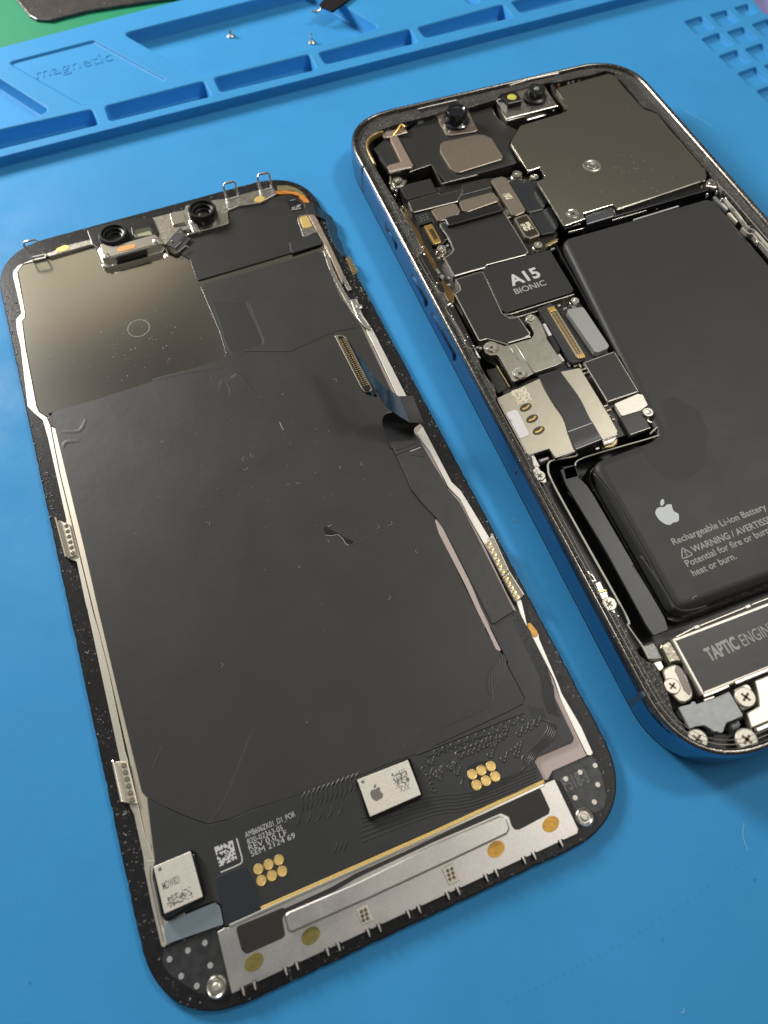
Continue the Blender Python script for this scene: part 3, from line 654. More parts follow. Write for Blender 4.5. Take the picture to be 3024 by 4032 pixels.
# two silver chips standing in black underfill
def chip(pts, zt, under, marks):
    plate('underfill', under, 1.3, zt-.15, EPOXY, FLEX, .35, .5, smooth=60)
    c = plate('silver_chip', pts, 1.5, zt, CHIPM, D, .05, .1); return c
c1 = chip([(32.8,18.94),(40.32,18.7),(40.21,13.84),(32.72,13.87)], 2.7, [(32.71,19.07),(40.52,18.95),(40.79,18.75),(40.5,13.8),(40.11,13.43),(32.84,13.37),(32.28,13.65),(32.64,17.54)], None)
modules('printed_mark', [(37.41,17.83),(39.55,17.82),(39.49,15.77),(37.35,15.79)], 13, 2.705, DARKINK, c1)
text('lettering', 'XXK', (37.71,15.13), (39.23,15.06), .75, 2.705, DARKINK, c1)
mb = MB(); slab(mb, disc((33.42,18.38), .22, 12), 2.701, 2.715, 0); mb.build('pin_dot', DARKINK, c1)
FRUIT = [(185, 390), (200, 345), (240, 320), (300, 320), (340, 287), (375, 281), (406, 288), (405, 312), (415, 350), (440, 385), (490, 403), (498, 440), (496, 490), (475, 515), (420, 520), (390, 550), (350, 553), (300, 533), (240, 490), (198, 430)]
LEAF = [(285, 210), (303, 232), (305, 275), (280, 303), (256, 300), (251, 260), (262, 228)]
def emblem(c, size, rot, z, m, parent):
    """the apple-shaped mark of the photograph, flattened to its own plane"""
    src_ = [(91.23,37.98),(91.74,38.45),(92.38,38.56),(93.05,38.28),(93.76,38.49),(94.2,38.39),(94.5,38.17),(94.3,37.89),(94.13,37.39),(94.14,36.86),(94.57,36.42),(94.38,35.95),(93.98,35.38),(93.55,35.19),(92.9,35.38),(92.34,35.17),(91.87,35.32),(91.46,35.78),(91.11,36.55),(91.08,37.45)]
    leaf = [(93.72,39.66),(93.76,39.31),(93.45,38.79),(92.96,38.57),(92.71,38.72),(92.95,39.22),(93.32,39.55)]
    cx = sum(p[0] for p in src_)/len(src_); cy = sum(p[1] for p in src_)/len(src_)
    wd = max(p[0] for p in src_)-min(p[0] for p in src_); s_ = size/wd; ca, sa = math.cos(rot), math.sin(rot)
    mb = MB()
    for poly, r in ((src_, .5), (leaf, .3)):
        q = [((x-cx)*s_, (y-cy)*s_) for x, y in poly]; q = [(c[0]+x*ca-y*sa, c[1]+x*sa+y*ca) for x, y in q]
        slab(mb, rnd(q, r*s_, 4), z, z+.014, 0)
    return mb.build('fruit_emblem', m, parent)
emblem((34.7,16.19), 1.65, math.radians(3), 2.701, DARKINK, c1)
c2 = chip([(4.2,18.97),(9.18,18.93),(9.25,13.17),(4.21,13.15)], 2.9, [(3.89,18.96),(9.22,19.15),(9.73,18.55),(9.59,13.55),(9.17,12.78),(4.51,12.17),(3.97,12.39),(3.66,13.16)], None)
modules('printed_mark', [(4.7,14.9),(8.09,14.89),(8.11,13.6),(4.76,13.57)], 13, 2.905, DARKINK, c2)
text('lettering', 'MDW821', (4.76,15.81), (7.0,15.84), .95, 2.905, DARKINK, c2, .012)
mb = MB(); slab(mb, disc((4.93,18.36), .25, 12), 2.901, 2.915, 0); mb.build('pin_dot', DARKINK, c2)

# printed codes
for i, (s_, a_, b_, h) in enumerate((('AMB606ZK01_D1_POR', (942, 443), (1268, 302), .72), ('820-02363-05', (956, 487), (1186, 392), .72), ('REV 0.0 LF', (966, 528), (1214, 424), .72), ('SEM 2124 69', (980, 566), (1268, 442), .72))):
    text('lettering', s_, PX(1.73, 'N', a_), PX(1.73, 'N', b_), h, 1.725, INK, FLEX, -.008)
modules('printed_mark', [(11.99,18.33),(14.52,18.25),(14.44,15.84),(12.0,15.81)], 12, 1.728, INK, FLEX, .6)
mb = MB(); stroke(mb, smooth_path([(15.1,18.25),(15.08,16.57),(15.01,15.41),(14.42,15.1),(11.97,15.12)], 3), .16, 1.72, 1.735, 0); mb.build('white_marks', INK, FLEX)
plate('dark_film_patch', [(11.15,14.6),(11.72,14.79),(14.83,14.65),(15.54,14.21),(15.86,12.52),(15.65,9.1),(10.88,9.06)], 1.72, 1.8, mat('blue_black_film', (.022, .027, .034), .35, spec=.5), D, .03, .6)
plate('bare_backplate', [(3.55,12.07),(3.95,12.24),(10.33,12.07),(10.7,11.2),(10.53,9.22),(9.85,9.32),(3.11,9.88)], 1.3, 1.38, mat('blue_grey_metal', (.42, .50, .55), .33, .8, bump=(5, .15, .02)), D, .03, .2)
# gold edge line
mb = MB(); stroke(mb, [(15.61,9.11),(28.69,9.0),(39.73,8.93),(56.83,9.05)], .42, 1.5, 1.78, .05); mb.build('gold_rail', GOLDM, D)
mb = MB(); stroke(mb, [(11.29,8.75),(15.5,8.78),(28.54,8.61),(39.55,8.53),(56.61,8.64)], .40, 1.3, 1.9, .08); mb.build('silver_rail', LIP, D)

# toothed bottom plate
teeth = []
edge = [(9.5,1.68),(57.82,1.44)]
A_, B_ = Vector(edge[0]), Vector(edge[1]); u_ = (B_-A_).normalized(); dn = Vector((u_.y, -u_.x))
if dn.y > 0: dn = -dn
L_ = (B_-A_).length; k = 0; s_ = 1.0; pts = [tuple(A_)]
while s_ < L_-1.5:
    for dx, dy in ((0, 0), (.15, -.35), (.28, .75), (.42, .75), (.55, -.3), (.75, 0)): pts.append(tuple(A_+u_*(s_+dx)+dn*dy))
    k += 1; s_ += 1.5 if k % 2 else 4.05
pts.append(tuple(B_))
plate('lower_bracket', pts+[(58.19,1.9),(58.27,8.72),(56.48,8.73),(41.83,8.58),(28.54,8.61),(15.43,8.54),(11.45,8.59),(10.61,8.81),(9.66,8.69)], 1.0, 1.8, GRAIN, D, .06, .12)
plate('black_window', [(12.0,8.37),(18.42,8.16),(18.68,7.4),(17.85,7.09),(17.6,5.09),(17.13,4.92),(12.48,4.97),(11.97,5.58)], 1.8, 1.84, BLKM, D, .02, .5)
plate('black_window', [(28.41,8.27),(34.96,8.25),(55.63,8.49),(55.88,8.29),(55.84,5.55),(55.39,5.06),(50.78,4.82),(50.21,5.05),(50.04,5.63),(50.18,6.82),(49.4,7.59),(39.23,7.81),(28.18,7.69),(24.18,7.22),(19.59,7.31),(18.41,7.51),(18.46,7.95),(24.89,7.98)], 1.8, 1.84, BLKM, D, .02, .2)
plate('raised_bar', [(18.18,7.25),(18.77,7.47),(28.04,7.26),(39.08,7.55),(49.01,7.42),(49.81,6.93),(49.63,5.36),(48.92,4.94),(40.99,4.88),(28.81,4.86),(23.81,4.95),(18.46,5.03),(18.09,5.46)], 1.8, 2.3, GRAIN, D, .35, .5, smooth=30)
for tile, q in (('O', [(562, 1030), (635, 985), (680, 1105), (612, 1138)]), ('O', [(0, 1300), (72, 1262), (115, 1368), (45, 1402)])):
    tb_ = plate('spring_tab', PX(2.0, tile, q), 1.8, 2.0, CREAM, D, .05, .1)
    cx = sum(p[0] for p in q)/4; cy = sum(p[1] for p in q)/4; mb = MB()
    for i_ in (-1, 1):
        for j_ in (-1, 0, 1): slab(mb, disc(PX(2.0, tile, (cx+i_*13+j_*7, cy+j_*28-i_*6)), .22, 10), 2.0, 2.02, 0)
    mb.build('dimples', mat('brown_dimple', (.10, .07, .04), .5), tb_)
for tile, c, cl in (('O', (1275, 738), 0), ('O', (917, 902), 0), ('N', (1366, 1083), 1), ('N', (996, 1255), 1)):
    q = PX(1.8, tile, c); m_ = AMBER if not cl else mat('olive_adhesive_dot', (.24, .20, .06), .3, .3, var=(3, .25), bump=(4, .4, .05))
    slab(MB(), disc(q, 1.28, 20, 1, .72, .2), 1.8, 1.84, .02).build('adhesive_dot', m_, D)
# corner plates with pale rivets
cr = []
for tile, cs in (('O', [(1565, 355), (1467, 400), (1373, 443), (1582, 480), (1435, 566), (1560, 594)]), ('N', [(675, 1130), (564, 1180), (444, 1237), (710, 1277), (520, 1347), (622, 1412)])):
    for c in cs: slab(MB(), disc(PX(1.05, tile, c), .36, 14), 1.0, 1.08, .03).build('rivet', CREAM if tile == 'O' else mat('dull_white_dot', (.36, .38, .38), .5), D)
plate('corner_plate', [(58.59,9.67),(59.73,9.75),(64.6,9.66),(65.1,9.23),(64.85,6.67),(64.01,3.98),(62.82,2.76),(59.61,3.03),(59.22,4.03),(59.1,8.15),(58.3,8.91)], 1.0, 1.03, mat('dark_grey_plate', (.055, .057, .058), .35, .4, bump=(1.2, .4, .08), var=(.8, .4)), D, .01, .8)
plate('corner_plate', [(2.89,9.5),(9.38,9.31),(9.51,7.98),(9.41,1.84),(7.3,2.02),(5.05,3.79),(2.66,6.67),(2.09,8.31)], 1.0, 1.03, mat('dark_grey_plate', (.055, .057, .058), .35), D, .01, .8)
text('lettering', 'FS18-3', (59.2,6.64), (62.95,6.53), 1.9, 1.035, mat('grey_moulded_letters', (.13, .13, .13), .35), D, .012, .05)
for tile, c in (('O', (1495, 693)), ('N', (752, 1418))):
    q = PX(1.1, tile, c); mb = MB(); lathe(mb, q, [(1.35, 1.0), (1.3, 1.3), (1.1, 1.45), (.85, 1.35), (.75, 1.1)], 28); mb.build('eyelet', STEEL, D, 50)
    lathe(MB(), q, [(.6, 1.05), (.55, 1.4), (.35, 1.5)], 20).build('eyelet_pin', CREAM, D, 50)

# spring clips along both long edges
def clip(quad, z, lip_side, dots, m=CREAM, dotm=None):
    """quad = four corners; the long lip stands at the outer side"""
    o_ = plate('spring_clip', quad, 1.0, z, m, D, .12, .25)
    a, b, c, d = [Vector(p) for p in quad]
    mb = MB(); stroke(mb, [tuple(a), tuple(d)], .32, 1.0, z+.75, .08); mb.build('clip_lip', LIP, o_)
    mb = MB()
    for i_ in range(dots):
        t = (i_+.6)/(dots+.2); p = a.lerp(d, t).lerp(b.lerp(c, t), .66)
        lathe(mb, (p.x, p.y), [(.36, z-.01), (.33, z+.12), (.2, z+.14), (.17, z-.01)], 12)
    mb.build('clip_dimples', dotm or mat('bronze_dimple', (.32, .27, .18), .35, .8), o_, 50)
clip([(1.44,75.93),(3.22,74.22),(3.21,68.24),(1.7,68.12)], 1.8, 0, 6)
clip([(1.96,34.33),(3.7,33.58),(3.75,27.42),(1.96,28.43)], 1.8, 0, 6)
clip([(66.77,45.95),(65.28,45.04),(65.17,38.7),(66.31,38.95)], 1.8, 0, 6, CREAM, GOLD)
clip([(66.31,38.95),(65.2,38.62),(65.25,34.08),(66.68,34.45)], 1.8, 0, 5, CREAM, GOLD)
plate('amber_tab', [(65.2,30.35),(65.82,30.36),(66.17,28.76),(66.05,28.02),(65.48,27.94),(65.2,28.16),(65.09,29.73)], 1.0, 1.56, AMBER, D, .04, .4)
mb = MB(); lathe(mb, (64.81,100.56), [(.7, 1.3), (.65, 1.8), (.35, 1.9)], 16); stroke(mb, [(64.42,102.89),(63.81,97.98),(64.2,95.72),(64.87,94.19)], .9, 1.3, 1.75, .15); mb.build('retainer', STEEL, D, 50)

# the lifted connector tail
rib = MB()
ribbon(rib, [((58.01,67.7,1.85), (62.89,67.07,1.85)), ((58.27,71.29,2.0), (63.17,69.56,2.0)), ((58.53,72.99,2.8), (64.03,69.89,2.6)), ((59.18,73.01,4.6), (64.56,69.25,4.2)), ((60.52,71.75,6.2), (64.38,68.47,5.6))], .16, 5)
ribbon(rib, [((62.16,69.04,5.6), (64.32,68.38,5.4)), ((62.05,71.31,6.4), (64.3,70.72,6.2)), ((61.97,73.87,7.0), (64.31,73.21,6.9))], .16, 4)
rib.build('flex_tail', BLKF, D, 60)
rib = MB()
ribbon(rib, [((62.02,68.85,5.8), (62.03,73.69,7.2)), ((60.17,70.91,6.8), (60.8,74.86,8.2)), ((58.81,72.77,8.0), (59.94,75.08,9.0)), ((58.3,75.3,9.0), (58.69,78.62,9.6)), ((57.16,73.74,9.5), (58.15,84.12,9.8))], .16, 5)
rib.build('flex_tail_underside', BLUEF, D, 60)
zc = 9.6
cb = plate('connector_board', PX(zc, 'E', [(1188, 1195), (1205, 1190), (1262, 1205), (1290, 1235), (1395, 1430), (1470, 1585), (1400, 1565), (1368, 1545)]), zc-.7, zc-.1, BLKP, D, .05, .15)
plate('connector_rim', PX(zc, 'E', [(1188, 1195), (1240, 1195), (1262, 1205), (1436, 1545), (1420, 1562), (1385, 1565), (1368, 1545)]), zc-.1, zc+.05, mat('dull_gold_rim', (.50, .44, .32), .35, .8), cb, .04, .2)
plate('connector_body', PX(zc+.35, 'E', [(1206, 1200), (1238, 1196), (1262, 1216), (1428, 1540), (1414, 1552), (1388, 1552), (1372, 1532)]), zc+.05, zc+.3, BLKP, cb, .05, .2)
mb = MB()
p0, p1, q0, q1 = [Vector(v) for v in PX(zc+.4, 'E', [(1222, 1222), (1384, 1530), (1250, 1212), (1412, 1520)])]
for k in range(26):
    t = (k+.5)/26
    for a_, b_ in ((.0, .36), (.64, 1.0)):
        m0 = p0.lerp(p1, t).lerp(q0.lerp(q1, t), a_); m1 = p0.lerp(p1, t).lerp(q0.lerp(q1, t), b_); stroke(mb, [tuple(m0), tuple(m1)], .16, zc+.3, zc+.42, .02)
stroke(mb, [tuple(p0.lerp(q0, 1.12)), tuple(p1.lerp(q1, 1.12))], .1, zc+.28, zc+.36, 0)
mb.build('gold_pins', mat('worn_gold', (.62, .48, .24), .35, .9), cb)

# sensor bracket along the top edge
br = plate('sensor_bracket', [(10.15,138.36),(15.65,139.2),(20.08,139.06),(20.86,138.49),(21.68,140.6),(28.9,141.6),(33.43,140.49),(40.2,140.24),(40.88,141.5),(46.97,140.8),(49.55,140.26),(55.73,140.24),(60.04,139.89),(59.97,137.53),(55.71,136.15),(51.16,136.99),(48.63,136.5),(47.87,132.76),(41.03,132.12),(39.61,134.18),(36.7,134.4),(33.88,131.67),(31.17,131.83),(31.25,131.55),(20.73,131.42),(20.58,135.25),(20.13,136.96),(19.45,137.53),(10.91,137.34)], 1.0, 1.9, STEEL, D, .12, .3, smooth=30)
hs = plate('sensor_housing', [(21.12,135.21),(21.47,133.88),(31.84,132.69),(33.32,132.8),(33.79,130.69),(30.85,130.6),(22.03,130.61),(21.02,130.98),(20.72,132.54)], 1.9, 3.1, LIP, D, .2, .7, smooth=30)
plate('sensor_housing_base', [(20.84,131.09),(20.38,130.36),(20.86,129.7),(21.89,129.39),(32.66,129.38),(33.49,130.11),(33.5,130.82),(30.98,132.34),(21.74,132.36)], 1.3, 2.2, LIP, D, .15, .6, smooth=30)
plate('sensor_top', [(21.55,135.68),(23.78,133.57),(32.45,133.82),(33.3,132.03),(33.41,130.55),(30.96,130.97),(21.96,130.93),(21.31,131.54)], 3.1, 3.2, mat('warm_satin_steel', (.50, .46, .40), .35, .9), hs, .05, .5)
mb = MB()
for k in range(4):
    dy = k*26; p = PX(2.9-k*.25, 'b', [(200, 1052+dy), (600, 945+dy)]); tube(mb, [(*p[0], 2.9-k*.25), (*p[1], 2.9-k*.25)], .16, 6)
mb.build('spring_coils', BLKP, hs, 60)
for c in ((57, 1018), (710, 815)): lathe(MB(), PX(3.4, 'b', c), [(.75, 3.1), (.7, 3.4), (.3, 3.55)], 16).build('rivet', LIP, hs, 50)
plate('orange_pad', [(24.44,132.51),(25.09,132.95),(28.03,132.64),(28.24,132.01),(27.77,131.49),(24.77,131.48),(24.37,131.83)], 3.2, 3.25, mat('orange_copper_pad', (.80, .42, .14), .45, .4, var=(3, .08)), hs, .02, .35)
def ring_mount(c, r, h, z0, fil, frr=.55):
    mb = MB(); lathe(mb, c, [(r*1.12, z0), (r*1.1, z0+h*.8), (r, z0+h), (r*.86, z0+h), (r*.8, z0+h*.75), (r*.68, z0+h*.7), (r*.62, z0+h*.4), (r*.52, z0+h*.35), (r*.46, z0+.05)], 40)
    o_ = mb.build('lens_seat', BLKP, D, 40)
    lathe(MB(), c, [(r*.46, z0+.03), (r*.44, z0+.12)], 30).build('lens_window', fil, o_)
plate('black_shroud', [(19.66,141.76),(25.8,141.71),(28.65,141.28),(29.18,141.44),(33.24,140.14),(33.38,139.7),(33.46,135.32),(33.06,134.38),(28.05,134.39),(20.93,134.7),(19.83,137.07)], 1.0, 2.3, BLKP, D, .15, .6)
ring_mount((24.6,136.82), 2.75, 1.9, 1.9, LENSW)
ring_mount((43.47,136.8), 2.75, 2.2, 1.7, mat('sky_tinted_glass', (.12, .25, .42), .1, .3))
plate('window_frame', [(28.48,138.73),(32.26,138.53),(32.63,138.0),(33.16,133.85),(28.24,134.19),(28.26,137.09)], 1.9, 2.5, BLKP, D, .12, .3)
plate('sensor_window', [(29.09,137.34),(32.11,137.07),(32.3,135.52),(31.92,134.58),(28.67,134.83),(28.63,136.06)], 2.5, 2.6, mat('smoky_glass', (.10, .11, .09), .15, .2), D, .02, .3)
plate('sensor_window_inset', [(29.25,135.88),(31.77,135.93),(32.07,134.96),(31.93,134.6),(28.96,135.19)], 2.6, 2.64, LENSW, D, .01, .2)
plate('screw_plate', [(36.98,140.24),(39.83,139.95),(39.57,135.52),(36.66,136.09)], 1.9, 2.1, mat('warm_satin_steel', (.5, .46, .4), .35, .9), D, .06, .5)
mb = MB(); stroke(mb, [(36.74,136.39),(39.19,136.17)], .35, 1.9, 2.35, .1); mb.build('bent_lip', LIP, D)
lathe(MB(), (40.9,135.58), [(.95, 1.9), (.9, 2.4), (.4, 2.6)], 18).build('rivet', STEEL, D, 50)
plate('bracket_arm', [(40.08,135.18),(41.54,135.07),(41.62,132.32),(39.99,132.38)], 1.6, 2.3, STEEL, D, .12, .3, smooth=40)
mb = MB(); stroke(mb, [(38.88,132.42),(43.4,132.37),(47.41,132.4)], .35, 1.3, 2.2, .1); mb.build('bent_lip', LIP, D)
rib = MB(); ribbon(rib, [((33.96,131.47,2.0), (38.21,135.08,2.2)), ((35.39,129.44,2.0), (38.24,131.87,2.4)), ((35.82,128.31,1.7), (39.28,131.33,1.9))], .2, 4)
rib.build('small_flex', BLKF, D, 50)
mb = MB()
for a_, b_ in (((950, 915), (1040, 835)), ((1000, 965), (1095, 890)), ((1090, 880), (1140, 905))): stroke(mb, PX(2.35, 'b', [a_, b_]), .1, 2.2, 2.35, 0)
mb.build('white_marks', INKG, D)
for c in ((1030, 705), (910, 820)): lathe(MB(), PX(2.5, 'b', c), [(.3, 2.0), (.28, 2.4), (.15, 2.5)], 10).build('solder_bead', LIP, D, 50)
plate('foam_wedge', [(33.86,131.39),(35.07,130.41),(35.94,128.15),(34.95,128.08),(33.77,129.75)], 1.3, 1.9, mat('brown_foam', (.06, .045, .02), .7, bump=(3, .5, .1)), D, .1, .2)
# three wire-like loops standing on the edge
CLEAR = mat('frosted_clip', (.62, .63, .62), .25, .55)
def edge_loop(a, b, h=3.4):
    A, B = Vector((*a, 1.9)), Vector((*b, 1.9)); up = Vector((0, .35, h))
    P = [A, A+up*.88, A+up+(B-A)*.14, B+up+(A-B)*.14, B+up*.88, B]
    mb = MB()
    tube(mb, [tuple(p) for p in P], .24, 6); tube(mb, [tuple(A+Vector((0, -.5, 0))), tuple(B+Vector((0, -.5, 0)))], .3, 6)
    return mb.build('retaining_loop', CLEAR, D, 50)
edge_loop(*[(7.33,138.73),(10.11,138.57)]); edge_loop(*[(49.52,140.12),(52.09,140.1)]); edge_loop(*[(57.09,140.1),(59.68,139.99)])
for tile, q in (('a', [(730, 930), (840, 880), (900, 885), (900, 930), (820, 965), (745, 965)]), ('c', [(498, 450), (530, 415), (600, 402), (650, 430), (620, 475), (520, 495)])):
    plate('gold_pad', PX(1.92, tile, q), 1.9, 1.97, GOLDM, D, .02, .5)
plate('orange_flex', [(60.03,138.95),(62.08,138.24),(64.35,136.63),(65.38,135.02),(65.78,133.67),(65.88,132.45),(64.81,132.89),(64.3,135.46),(62.96,136.68),(61.07,137.33),(59.84,138.1)], 1.0, 1.62, ORFLEX, D, .05, .2)
plate('olive_foil', [(61.07,140.6),(63.27,139.77),(64.7,138.23),(65.54,136.55),(65.97,134.25),(65.14,135.92),(63.65,137.73),(60.78,139.18)], 1.0, 1.4, mat('olive_foil', (.28, .24, .12), .45, .5, var=(2, .3)), D, .04, .15)
plate('black_tape', [(64.61,132.77),(66.44,132.02),(65.93,128.62),(66.72,126.52),(65.09,128.71),(64.11,128.87)], 1.0, 1.78, BLKM, D, .04, .15)
plate('side_film', [(66.51,132.33),(67.76,129.48),(68.85,126.73),(68.65,123.04),(67.85,120.9),(68.07,119.1),(67.38,114.59),(66.86,115.04),(66.42,118.33),(66.5,122.69),(67.32,126.35),(65.84,128.99)], .9, 1.3, BLUEF, D, .04, .3)
plate('tan_flex', [(64.26,129.06),(65.44,128.95),(65.51,126.02),(65.47,123.05),(65.4,118.21),(65.12,110.36),(63.94,107.22),(64.44,118.37),(64.32,120.83),(64.31,126.51)], 1.0, 1.7, mat('tan_flex_strip', (.42, .34, .27), .4, .5, var=(1, .2)), D, .05, .15)
plate('black_strap', [(57.82,122.42),(60.98,122.81),(64.02,123.27),(64.29,120.23),(63.69,119.52),(57.26,119.31)], 1.55, 1.85, BLKF, D, .06, .2)
fp = plate('side_connector', [(67.36,114.5),(68.02,114.47),(68.04,109.57),(67.12,109.26),(66.99,110.46)], .9, 1.35, mat('olive_connector', (.22, .19, .10), .4, .6), D, .04, .1)
mb = MB()
a_, b_ = [Vector(v) for v in [(67.7,114.07),(67.67,109.8)]]
for k in range(7):
    p = a_.lerp(b_, (k+.5)/7); stroke(mb, [(p.x-.5, p.y), (p.x+.5, p.y-.1)], .2, 1.34, 1.42, .02)
mb.build('gold_pins', GOLD, fp)
# glue crumbs along the glass edge
mb = MB(); random.seed(5)
for k in range(330):
    t = random.random()
    if t < .6: x = W_-abs(random.gauss(0, 1.0))-.2; y = random.choice((random.gauss(122, 5), random.gauss(112, 7), random.uniform(15, 130)))
    elif t < .85: x = abs(random.gauss(0, .9))+.2; y = random.choice((random.gauss(122, 4), random.gauss(82, 5), random.uniform(20, 130)))
    else: x = random.uniform(50, 64); y = H_-abs(random.gauss(0, 1))-.3
    if x > 56 and y > 135 and (x-55.6)**2+(y-131.9)**2 > 12**2: continue
    r = random.uniform(.03, .15); n_ = random.choice((4, 5, 6)); slab(mb, disc((x, y), r, n_, 1, random.uniform(.4, 1), random.uniform(0, 3)), .98, 1.0+r*1.2, .01)
mb.build('glue_crumbs', DUST, D)
# ================================================================== the phone body
P = thing('opened_phone', (72.867, 1.414, 0.0), 'opened phone body with battery and circuit boards exposed, right of the removed display', 'phone', rz=math.radians(-2.1))
PW, PH = 71.5, 146.7
BLUEM = mat('polished_blue_steel', (.20, .28, .38), .16, 1., bump=(.35, .12, .15), rvar=(.5, .05), speck=(.9, .02, (.5, .5, .5), .4))
RIMM = mat('worn_dark_rim', (.14, .13, .115), .22, .9, bump=(1.6, .3, .08), speck=(2.2, .18, (.50, .47, .40), .5), var=(1.2, .5))
LEDGE = mat('adhesive_covered_ledge', (.065, .064, .062), .34, .55, spec=.7, bump=(1.8, 1.0, .35), speck=(2.6, .30, (.42, .39, .33), .5, 4.5, .22, (.30, .29, .27), .4), bump2=(4, .8, .12))
CAV = mat('black_cavity', (.008, .008, .009), .45)
PCB = mat('dark_circuit_board', (.022, .020, .017), .35, spec=.5, bump=(2.5, .5, .08), speck=(2.2, .08, (.30, .24, .12), .4))
SHLD = mat('black_shield_film', (.030, .030, .029), .46, spec=.4, bump=(9, .1, .01), var=(.4, .08))
SATIN = mat('satin_nickel', (.46, .435, .375), .36, .95, bump=(6, .12, .01), rvar=(1.0, .05))
TAN = mat('tan_metal_plate', (.42, .36, .29), .40, .9, bump=(6, .3, .02), var=(2, .10))
COPPER = mat('copper_strip', (.55, .42, .34), .38, .7, bump=(3, .3, .04))
BATT = mat('battery_pouch', (.041, .041, .040), .48, spec=.28, rvar=(.07, .04), bump=(.10, .12, .8), bump2=(8, .10, .02), var=(.08, .06))
WIRE = mat('cream_cable', (.55, .55, .45), .4)
GREYP = mat('grey_tape', (.36, .38, .38), .45, .3, bump=(1.5, .3, .05), var=(1.0, .15))
BRIGHT = mat('bright_sparkling_plate', (.88, .84, .72), .35, .8, bump=(5, .5, .03), var=(5, .08))

fr = rrect(0, 0, PW, PH, 13.0)
mb = MB(); f = ccw(fr)
rings(mb, [(off(f, 1.3), .75), (off(f, .5), .85), (off(f, .12), 1.3), (off(f, 0), 2.2), (off(f, 0), 6.3), (off(f, .10), 7.1), (off(f, .32), 7.45)], cap_top=False)
mb.build('outer_band', BLUEM, P, 50)
mb = MB(); rings(mb, [(off(f, .32), 7.45), (off(f, .5), 7.60), (off(f, .72), 7.65), (off(f, 1.05), 7.55), (off(f, 1.25), 7.1), (off(f, 1.3), 6.95)], cap_top=False, cap_bot=False)
mb.build('rim', RIMM, P, 50)
plate('back_glass', off(f, .45), .05, .95, BLKP, P, .3)
# inner ledge with an uneven inner outline
inner = [(8.38,141.17),(6.27,140.27),(4.47,138.45),(3.31,136.16),(2.86,130.73),(3.0,124.5),(3.24,119.67),(3.26,116.22),(3.79,109.41),(3.04,103.34),(2.12,102.56),(1.8,101.8),(1.78,95.77),(2.06,93.15),(2.83,91.41),(2.79,88.87),(1.95,88.13),(1.79,87.38),(2.15,80.97),(1.89,78.59),(2.58,77.39),(2.68,74.2),(2.04,72.06),(2.95,68.51),(2.59,67.06),(1.88,65.39),(1.86,62.49),(1.92,58.31),(1.98,54.09),(2.75,52.93),(2.31,51.29),(1.64,50.61),(1.73,47.67),(2.08,45.6),(1.95,33.99),(1.6,30.09),(1.6,26.45),(1.71,25.01),(2.65,24.29),(3.12,21.93),(2.57,20.47),(2.76,17.38),(3.38,16.17),(3.93,15.85),(4.13,14.37),(3.76,11.74),(3.67,10.87),(3.14,9.05),(3.43,6.53),(3.41,4.92),(4.58,2.95),(6.28,1.69),(8.75,0.89)]
inner += [(36, 3.2), (50, 3.6), (60, 5.4), (66, 10.5), (68.2, 20), (68.5, 60)]
inner += [(68.0,82.12),(67.98,87.64),(68.06,95.42),(67.89,99.67),(68.11,105.21),(68.43,121.39),(68.16,125.23),(66.24,127.99),(66.74,136.22),(66.37,141.34),(64.88,143.04),(60.8,142.81),(56.94,142.99),(53.36,142.93),(51.41,143.34),(48.88,143.76),(42.04,143.61),(38.61,143.67),(36.54,142.04),(29.16,141.47),(24.08,142.2),(19.47,141.74),(12.91,141.74)]
lg = MB(); ol = off(f, 1.28)
def band(mb, outer, inner, z, zb):
    fill(mb, ccw(outer), [ccw(inner)], z)
    i_ = ccw(inner); n = len(i_); o = len(mb.v); mb.v += [(x, y, z) for x, y in i_]+[(x, y, zb) for x, y in i_]
    for k in range(n): j = (k+1) % n; mb.f.append((o+k, o+j, o+n+j, o+n+k))
inner = rnd(ccw(inner), .35, 3)
band(lg, ol, inner, 6.95, 1.6); lg.build('seal_ledge', LEDGE, P)
mb = MB(); slab(mb, off(f, 1.5), .95, 1.6, 0); mb.build('cavity_floor', CAV, P)
# adhesive crumbs on the ledge and rim
random.seed(11); mb = MB()
def per(t, d):
    q = off(f, d); L = [0]
    for i in range(len(q)): L.append(L[-1]+(Vector(q[(i+1) % len(q)])-Vector(q[i])).length)
    s_ = t*L[-1]
    for i in range(len(q)):
        if L[i+1] >= s_:
            k = (s_-L[i])/max(1e-6, L[i+1]-L[i]); return Vector(q[i]).lerp(Vector(q[(i+1) % len(q)]), k)
for k in range(420):
    t = random.random(); d = random.choice((random.uniform(1.4, 2.9), random.uniform(.6, 1.2))); p = per(t, d); r = random.uniform(.05, .17)
    z = 6.93 if d > 1.3 else 7.5
    slab(mb, disc((p.x, p.y), r, random.choice((4, 5, 6)), 1, random.uniform(.35, 1), random.uniform(0, 3)), z, z+r*.9+.03, .01)
mb.build('adhesive_crumbs', mat('grey_glue', (.36, .34, .29), .5), P)
mb = MB()
for d, z, w_ in ((1.75, 6.99, .10), (2.35, 6.99, .07)):
    q = off(f, d); stroke(mb, q[8:]+q[:6], w_, 6.94, z, .02)
mb.build('adhesive_lines', mat('dull_steel_line', (.25, .24, .21), .4, .8), P)
